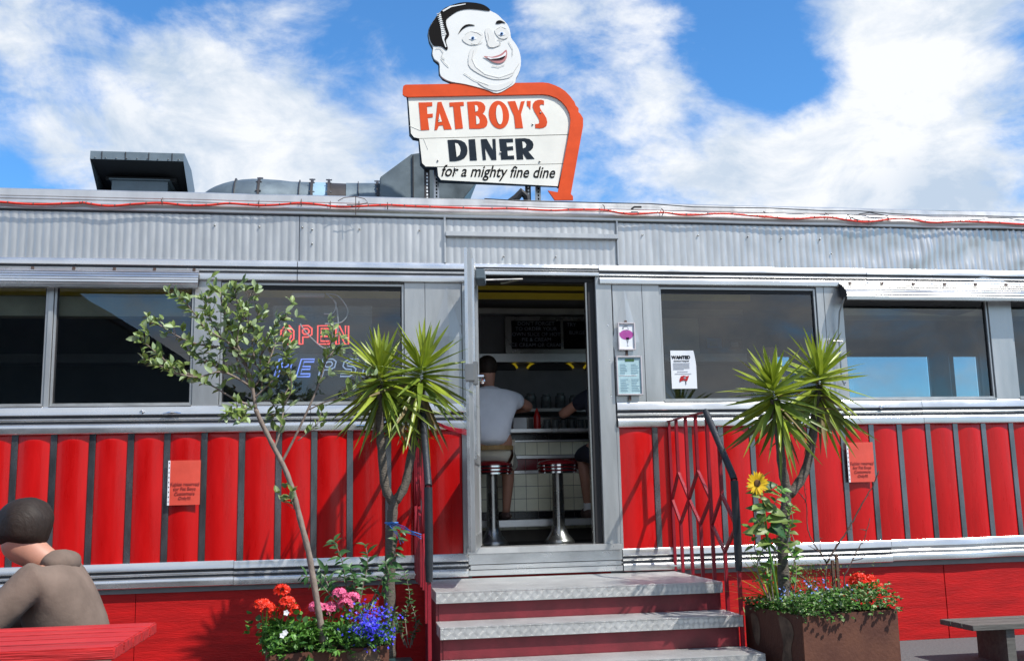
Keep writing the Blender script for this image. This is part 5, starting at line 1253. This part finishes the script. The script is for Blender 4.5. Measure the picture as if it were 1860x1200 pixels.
# leafy shrub behind the left planter
def shrub(label, Y, stems, seed, base, ms, ll=.075, lw_=.026, name='leafy_shrub', cat='shrub', dens=.018, zb=.35, start=.25):
    random.seed(seed); b0 = at(*base, Y); r = thing(name, (b0.x, Y, zb), label, cat); l_ = MB(); s_ = MB()
    for pts, yo in stems:
        pp = spline([at(x, y, Y+yo*i/(len(pts)-1)) for i, (x, y) in enumerate(pts)], 5); n_ = len(pp)
        s_.tube(pp, [.0045*(1-.6*i/n_) for i in range(n_)], 6)
        acc = 0; ph = random.random()*6
        for i in range(1, n_):
            if i/n_ < start: continue
            seg = pp[i]-pp[i-1]; acc += seg.length
            while acc > dens:
                acc -= dens; ph += 1.57+random.uniform(-.9, .9); d0 = seg.normalized(); u = d0.orthogonal().normalized(); w_ = d0.cross(u)
                for q in (0, PI):
                    d = (u*math.cos(ph+q)+w_*math.sin(ph+q))+d0*random.uniform(.1, .8)+rnd(.25); leaf(l_, pp[i], d, V((0, -.6, .8))+rnd(.5), ll*random.uniform(.6, 1.15), lw_*random.uniform(.7, 1.1), bend=.35, seg=4, fold=.18, tip=1, mi=random.choice([0, 0, 1]))
    s_.build('stem', 'bark', r, smooth=True); l_.build('leaves', ms, r, smooth='leaf'); return r
shrub('dark leafy shrub with long leaves in front of the left yucca trunk', -1.25, [([(640, 1120), (630, 1070), (622, 1020), (607, 982)], -.1), ([(650, 1110), (660, 1060), (668, 1020), (664, 990)], .05), ([(665, 1115), (690, 1060), (712, 1020), (722, 980), (728, 962)], -.08), ([(630, 1110), (600, 1080), (575, 1052), (548, 1045)], -.1), ([(640, 1110), (645, 1060), (636, 1030)], -.15), ([(660, 1110), (690, 1080), (706, 1050), (700, 1020)], -.12), ([(625, 1100), (596, 1062), (590, 1035)], .1)], 61, (650, 1130), ['bud', 'herb_d'], dens=.024)
shrub('tall weedy plant against the skirt beside the green trough', -.70, [([(742, 1170), (736, 1120), (744, 1080), (735, 1040)], .08), ([(735, 1170), (722, 1130), (716, 1105)], -.1), ([(748, 1170), (756, 1130), (745, 1090)], .1), ([(740, 1175), (728, 1140), (735, 1110)], -.05), ([(745, 1175), (750, 1150), (762, 1130)], 0)], 62, (740, 1175), ['bud', 'herb_d'], ll=.035, lw_=.013, name='weed', cat='weed', dens=.014, zb=.25)
b = MB(); p0 = at(712, 1183, -.9); p1 = at(748, 1183, -.9); b.box(p0.x-.05, p1.x, -1.0, -.70, 0.10, p0.z+.02); b.box(p0.x-.06, p1.x+.01, -1.01, -.69, p0.z+.021, p0.z+.035)
o = b.build('trough', 'teal', bevel=.006); cc_ = V(((p0.x+p1.x)/2, -.85, .10)); o.data.transform(Matrix.Translation(-cc_)); o.location = cc_-V((0, 0, .10)); tag(o, 'dark teal plastic trough on the ground between left planter and steps', 'trough')

# sunflower
YF = -1.62
sf = thing('sunflower', (at(1412, 1085, YF).x, YF, .43), 'yellow sunflower on a tall leafy stem beside the right railing', 'sunflower')
sp_ = spline([at(x, y, YF) for x, y in [(1415, 1095), (1405, 1040), (1396, 990), (1390, 940), (1385, 905), (1378, 884)]], 4); b = MB(); b.tube(sp_, [.008-.003*i/len(sp_) for i in range(len(sp_))], 8); b.build('stem', 'herb', sf, smooth=True)
c_ = at(1375, 877, YF-.03); b = MB(); b.lathe([(.001, -.012), (.018, -.010), (.024, 0), (.001, .004)], c_, 18, 'y'); b.build('disc', 'seed', sf, smooth=True)
b = MB(); random.seed(71)
for k in range(26): q = k*2.4; leaf(b, c_+V((math.cos(q)*.018, -.003, math.sin(q)*.018)), V((math.cos(q), -.35+.3*random.random(), math.sin(q))), V((0, -1, 0)), random.uniform(.045, .062), .019, bend=.1, seg=4, fold=.1, tip=.9)
b.build('petals', 'sunf', sf, smooth='leaf')
b = MB()
for (x, y, dxx, dz, l) in [(1378, 885, -1, .5, .11), (1380, 880, .2, 1, .10), (1385, 885, 1, .35, .12), (1388, 895, .9, .1, .12), (1386, 895, -.9, .2, .10), (1390, 925, -1, .2, .13), (1390, 925, 1, .3, .12), (1392, 945, -.8, -.2, .13), (1393, 945, .9, .2, .15), (1393, 960, -1, 0, .14), (1395, 965, .9, -.1, .15), (1398, 985, -.9, .1, .12), (1398, 985, 1, .2, .13), (1388, 905, .3, -.6, .10), (1400, 930, 1, .0, .13), (1396, 975, -.4, -.8, .1), (1390, 935, -.6, -.5, .12), (1400, 950, .8, -.6, .12)]:
    leaf(b, at(x, y, YF), V((dxx, random.uniform(-.5, .1), dz)), V((0, -.7, .6))+rnd(.9), l*random.uniform(.7, 1.05), l*.5, bend=.45, seg=6, fold=.2, tip=.75, mi=random.choice([0, 0, 1]))
b.build('leaves', ['leaf', 'herb_d'], sf, smooth='leaf')
shrub('leafy climbing stems tangled round the right yucca trunk', -1.55, [([(1440, 1090), (1446, 1030), (1430, 985), (1440, 940), (1425, 905)], 0), ([(1400, 1090), (1388, 1040), (1372, 1000), (1365, 960)], .05), ([(1405, 1090), (1400, 1030), (1412, 980), (1402, 930), (1420, 890)], -.08), ([(1395, 1085), (1375, 1030), (1392, 975), (1372, 935), (1384, 900)], -.12), ([(1430, 1085), (1445, 1000), (1432, 950), (1440, 915)], .1)], 73, (1425, 1095), ['herb', 'leaf'], ll=.062, lw_=.036, name='climber', cat='climbing plant', dens=.040, zb=.43, start=.1)
# spiky plant
random.seed(75); sp2 = thing('spiky_plant', (at(1392, 1085, -1.3).x, -1.3, .40), 'low spiky sword-leaved plant at the left back of the right planter', 'spiky plant')
b = MB(); c_ = at(1405, 1088, -1.25)
for k in range(26):
    an = random.uniform(-1.25, 1.1); d = V((math.sin(an)*1.1-.15, random.uniform(-.6, .4), math.cos(an))); leaf(b, c_+V((random.uniform(-.04, .04), random.uniform(-.04, .04), 0)), d, V((0, 0, 1)), random.uniform(.22, .38), .024, bend=random.uniform(.1, .4), seg=6, fold=.2, tip=0, mi=random.choice([0, 0, 1]))
b.build('leaves', ['yucca', 'yucca_d'], sp2, smooth='leaf')
random.seed(77); b = MB(); c_ = at(1372, 1110, -1.0); c_.z = .28
for k in range(22):
    an = random.uniform(-1.5, 1.2); leaf(b, c_+V((random.uniform(-.05, .05), 0, random.uniform(-.15, .1))), V((math.sin(an)-.1, random.uniform(-.5, .4), math.cos(an)*.8)), V((0, 0, 1)), random.uniform(.14, .26), .016, bend=random.uniform(.2, .6), seg=5, fold=.2, tip=0, mi=random.choice([0, 1]))
b.tube([V((c_.x, c_.y, 0)), c_], .02, 8)
o = b.build('grassy_plant', ['herb', 'yucca_d'], None, smooth='leaf'); p0 = V((c_.x, c_.y, 0)); o.data.transform(Matrix.Translation(-p0)); o.location = p0; tag(o, 'arching grassy plant in the gap between the steps and right planter', 'plant')
# bare shrub
bs = thing('bare_shrub', (at(1500, 1080, -1.3).x, -1.3, .43), 'leafless twiggy shrub rising from the right planter', 'bare shrub')
zq = lambda x, y: (1320+x/3.0, 800+y/3.0)
tw = [([(540, 850), (540, 720), (545, 665), (500, 600), (455, 520), (440, 450), (432, 330), (425, 250), (420, 180)], .1, .006), ([(545, 665), (600, 570), (650, 500), (690, 430), (740, 340), (790, 260), (815, 205), (830, 160)], -.05, .0065), ([(640, 800), (645, 730), (690, 640), (720, 580), (745, 540), (760, 490), (735, 484)], 0, .005), ([(690, 650), (740, 640), (755, 620)], -.05, .003), ([(450, 775), (380, 720), (310, 680), (270, 620), (230, 550), (190, 480)], -.1, .005), ([(432, 330), (400, 290), (360, 250)], -.05, .003), ([(500, 600), (470, 585), (445, 570)], 0, .003), ([(760, 490), (775, 450), (780, 420)], 0, .003), ([(515, 610), (505, 560), (510, 520)], .05, .002), ([(650, 500), (675, 470), (672, 440)], .05, .0025), ([(370, 830), (330, 760), (290, 700)], -.05, .004), ([(320, 690), (305, 600), (300, 480), (302, 320)], -.1, .004)]
for pts, yo, r0 in tw:
    pp = spline([at(*zq(x, y), -1.3+yo*i/(len(pts)-1)) for i, (x, y) in enumerate(pts)], 4); n_ = len(pp); b = MB()
    random.seed(int(r0*1e5)+len(pts)); pp = [p+rnd(.003) for p in pp]
    b.tube(pp, [r0*(1-.65*i/n_)*random.uniform(.85, 1.15) for i in range(n_)], 6)
    for i in range(3, n_, 3): d = rnd().normalized(); b.tube([pp[i], pp[i]+d*.018], [.002, .001], 4)
    b.build('twig', 'twig', bs, smooth=True, ang=180)
b = MB(); 
for x0_, y0_ in ((578, 650), (600, 622)): p = at(*zq(x0_, y0_), -1.3); b.box(p.x-.009, p.x+.009, -1.3, -1.285, .42, p.z)
o = b.build('stake', 'brownwood', bevel=.001); p0 = at(*zq(589, 760), -1.3); p0.z = .42; o.data.transform(Matrix.Translation(-p0)); o.location = p0; tag(o, 'pair of short wooden stakes pushed into the right planter', 'stake')
random.seed(80); l_ = MB()
for k in range(620):
    x = random.gauss(1465, 45); y = random.gauss(1052, 20); leaf(l_, at(x, y, -1.25+random.uniform(-.08, .08)), rnd()+V((0, 0, .5)), V((0, 0, 1)), .020, .010, seg=2, mi=random.choice([0, 0, 1]))
for k in range(26):
    x = random.gauss(1455, 32); p = at(x, 1035+random.uniform(-12, 25), -1.25); l_.cur = 1; l_.tube([V((at(1460, 1100, -1.25).x, -1.25, .42)), V((p.x, -1.25, .50)), p], .0015, 4)
o = l_.build('airy_plant', ['leaf', 'bud'], None, smooth='leaf'); p0 = V((at(1455, 1050, -1.25).x, -1.25, .42)); o.data.transform(Matrix.Translation(-p0)); o.location = p0; tag(o, 'airy fine-leaved plant behind the ground cover of the right planter', 'plant')

# strings
b = MB()
for o1, o2 in ((0, 0), (6, 4), (-4, 8)):
    b.tube([at(703, 952, -.87), at(712, 950+o1*.6, -.90), at(735, 960+o1, -.97), at(765, 970+o2, -1.06)], .0028, 5)
b.tube([at(708, 955, -.90), at(720, 965, -.93), at(733, 985, -.94)], .003, 5); b.tube([at(708, 955, -.90), at(722, 972, -.93), at(728, 988, -.94)], .0025, 5)
b.lathe([(.042, 0), (.044, .004), (.042, .008)], (at(711, 950, -.85).x, -.85, at(711, 950, -.85).z), 14)
o = b.build('string', 'string', smooth=True); tag(o, 'blue string tying the left yucca trunk to the railing', 'string')
b = MB(); a_ = V((.445, -.84, 1.66)); 
for k in range(4): b.tube([a_+V((.0, 0, -.006*k)), a_.lerp(V((.835, -.045, 1.60)), .5)+V((0, 0, -.012-.006*k)), V((.835, -.045, 1.615-.012*k))], .0035, 5)
b.tube([(.835, -.05, 1.58), (.838, -.052, 1.46), (.836, -.05, 1.36)], .003, 5)
o = b.build('ribbon', 'ribbon', smooth=True); tag(o, 'red ribbon tied from the left railing top to the door hinge', 'ribbon')

# ------------------------------------------------------------------ picnic table and seated person at the left
pt = thing('picnic_table', (-1.5, -3.7, 0), 'red painted picnic table jutting in at the lower left', 'picnic table')
for k in range(5):
    y0_ = -4.06 + k*.128; b = MB(); xe = -.66 - (.012*(4-k) if k < 9 else 0) + (-.01*k); b.box(-2.7, xe, y0_, y0_+.122, .682, .720); b.build('plank', 'wood', pt, bevel=.004)
b = MB(); b.box(-1.0, -.94, -4.0, -3.48, .60, .681); b.box(-2.4, -2.34, -4.0, -3.48, .60, .681); b.build('crossbar', 'brownwood', pt)
for x in (-.97, -2.37):
    for s_ in (-1, 1): b = MB(); b.bar((x, -3.74+s_*.12, .60), (x, -3.74+s_*.55, 0), .07, .04); b.build('leg', 'brownwood', pt)
    boxo('bench_bearer', 'brownwood', pt, x-.03, x+.03, -4.5, -2.75, .30, .364)
for y0_ in (-4.50, -2.98): boxo('bench_plank', 'wood', pt, -2.7, -.80, y0_, y0_+.24, .365, .398, bevel=.004)
pz = thing('person', (-1.42, -2.88, .465), 'person in a taupe hooded sweatshirt sitting hunched at the red picnic table', 'person')
P = lambda a, b_, c_: V((-1.205+a, -2.88+b_, .395+c_))
J = {'pel': (P(.06, 0, .11), (.12, .15)), 'wst': (P(.07, 0, .25), (.10, .13)), 'cst': (P(.05, 0, .40), (.11, .14)), 'nk0': (P(.0, 0, .50), .06), 'nk': (P(-.07, 0, .55), .062), 'hd0': (P(-.13, 0, .60), (.085, .07)), 'hd': (P(-.16, 0, .67), (.095, .078)), 'h2': (P(-.15, 0, .74), (.075, .06)), 'jaw': (P(-.21, 0, .58), .04), 'nose': (P(-.265, 0, .63), .013)}
E = [('pel', 'wst'), ('wst', 'cst'), ('cst', 'nk0'), ('nk0', 'nk'), ('nk', 'hd0'), ('hd0', 'hd'), ('hd', 'h2'), ('hd0', 'jaw'), ('hd', 'nose')]
for sd, t in ((1, 'r'), (-1, 'l')):
    J[t+'s'] = (P(-.05, .17*sd, .46), .06); J[t+'e'] = (P(-.20, .22*sd, .27), .045); J[t+'w'] = (P(-.42, .12*sd-.05, .30), .03); E += [('cst', t+'s'), (t+'s', t+'e'), (t+'e', t+'w')]
    J[t+'h'] = (P(-.02, .09*sd, .06), .09); J[t+'k'] = (P(-.45, .11*sd, .07), .065); J[t+'a'] = (P(-.42, .11*sd, -.36), .04); J[t+'f'] = (P(-.55, .12*sd, -.42), (.035, .03)); E += [('pel', t+'h'), (t+'h', t+'k'), (t+'k', t+'a'), (t+'a', t+'f')]
    hand(J, E, t+'w', J[t+'w'][0], (-1, 0, 0), (0, 0, 1), t)
skin('body', J, E, 'skin', pz)
T = {'a': (P(.06, 0, .02), (.17, .19)), 'b': (P(.085, 0, .20), (.155, .185)), 'c': (P(.05, 0, .37), (.145, .185)), 'n': (P(.0, 0, .475), (.10, .12))}; TE = [('a', 'b'), ('b', 'c'), ('c', 'n')]
for sd, t in ((1, 'r'), (-1, 'l')): T[t+'s'] = (P(-.04, .17*sd, .455), .085); T[t+'e'] = (P(-.20, .225*sd, .27), .066); T[t+'w'] = (P(-.39, .13*sd-.045, .30), .045); TE += [('c', t+'s'), (t+'s', t+'e'), (t+'e', t+'w')]
skin('sweatshirt', T, TE, 'hoodie', pz)
hq = MB(); hq.ball(P(.025, 0, .520), .075, .125, .055, 20, 12); hq.v = [tuple(V(v) + V((0, 0, .012*mnoise.noise(V(v)*14))) + V((.010*mnoise.noise(V(v)*18+V((5, 0, 0))), 0, 0))) for v in hq.v]; hq.build('hood', 'hoodie', pz, smooth=True)
b = MB(); b.ball(P(-.125, 0, .675), .112, .096, .112, 28, 20); b.v = [tuple(V(v) + V((1, 1, 1))*(.010*mnoise.noise(V(v)*16))) for v in b.v]; b.build('hair', 'hair', pz, smooth=True)
T = {'a': (P(.02, 0, .08), (.15, .16))}; TE = []
for sd, t in ((1, 'r'), (-1, 'l')): T[t+'h'] = (P(-.06, .10*sd, .08), .105); T[t+'k'] = (P(-.45, .11*sd, .07), .08); T[t+'a'] = (P(-.42, .11*sd, -.33), .06); TE += [('a', t+'h'), (t+'h', t+'k'), (t+'k', t+'a')]
skin('trousers', T, TE, 'navycloth', pz)
for sd in (1, -1): b = MB(); q = P(-.50, .115*sd, -.425); b.ball(q, .13, .05, .045); b.build('shoe', 'shoe', pz, smooth=True)
# grey bench at the right
bn = thing('bench', (4.55, -.9, 0), 'weathered grey timber bench end at the far right', 'bench')
p = at(1722, 1130, -.9); 
for k in range(3): boxo('plank', 'greywood', bn, p.x, p.x+1.5, -.92-.13*k, -.80-.13*k, p.z-.022, p.z+.012, bevel=.003)
for x in (.25, 1.2): boxo('leg', 'greywood', bn, p.x+x, p.x+x+.06, -1.15, -.82, 0, p.z-.023)

# ------------------------------------------------------------------ behind the viewer: the gabled shed mirrored in the left windows
sd_ = thing('shed', (-7.5, -14, 0), 'dark gabled shed across the yard, mirrored in the left window', 'shed')
b = MB(); b.prism([(-11.5, 0), (-1.7, 0), (-1.7, 2.75), (-6.6, 5.85), (-11.5, 2.75)], -17, -12.2); b.build('wall', 'shed', sd_)
b = MB(); b.prism([(-1.4, 2.62), (-6.6, 5.90), (-11.8, 2.62), (-11.85, 2.70), (-6.6, 6.02), (-1.35, 2.70)], -17.2, -12.0); b.build('roof', 'galvd', sd_)
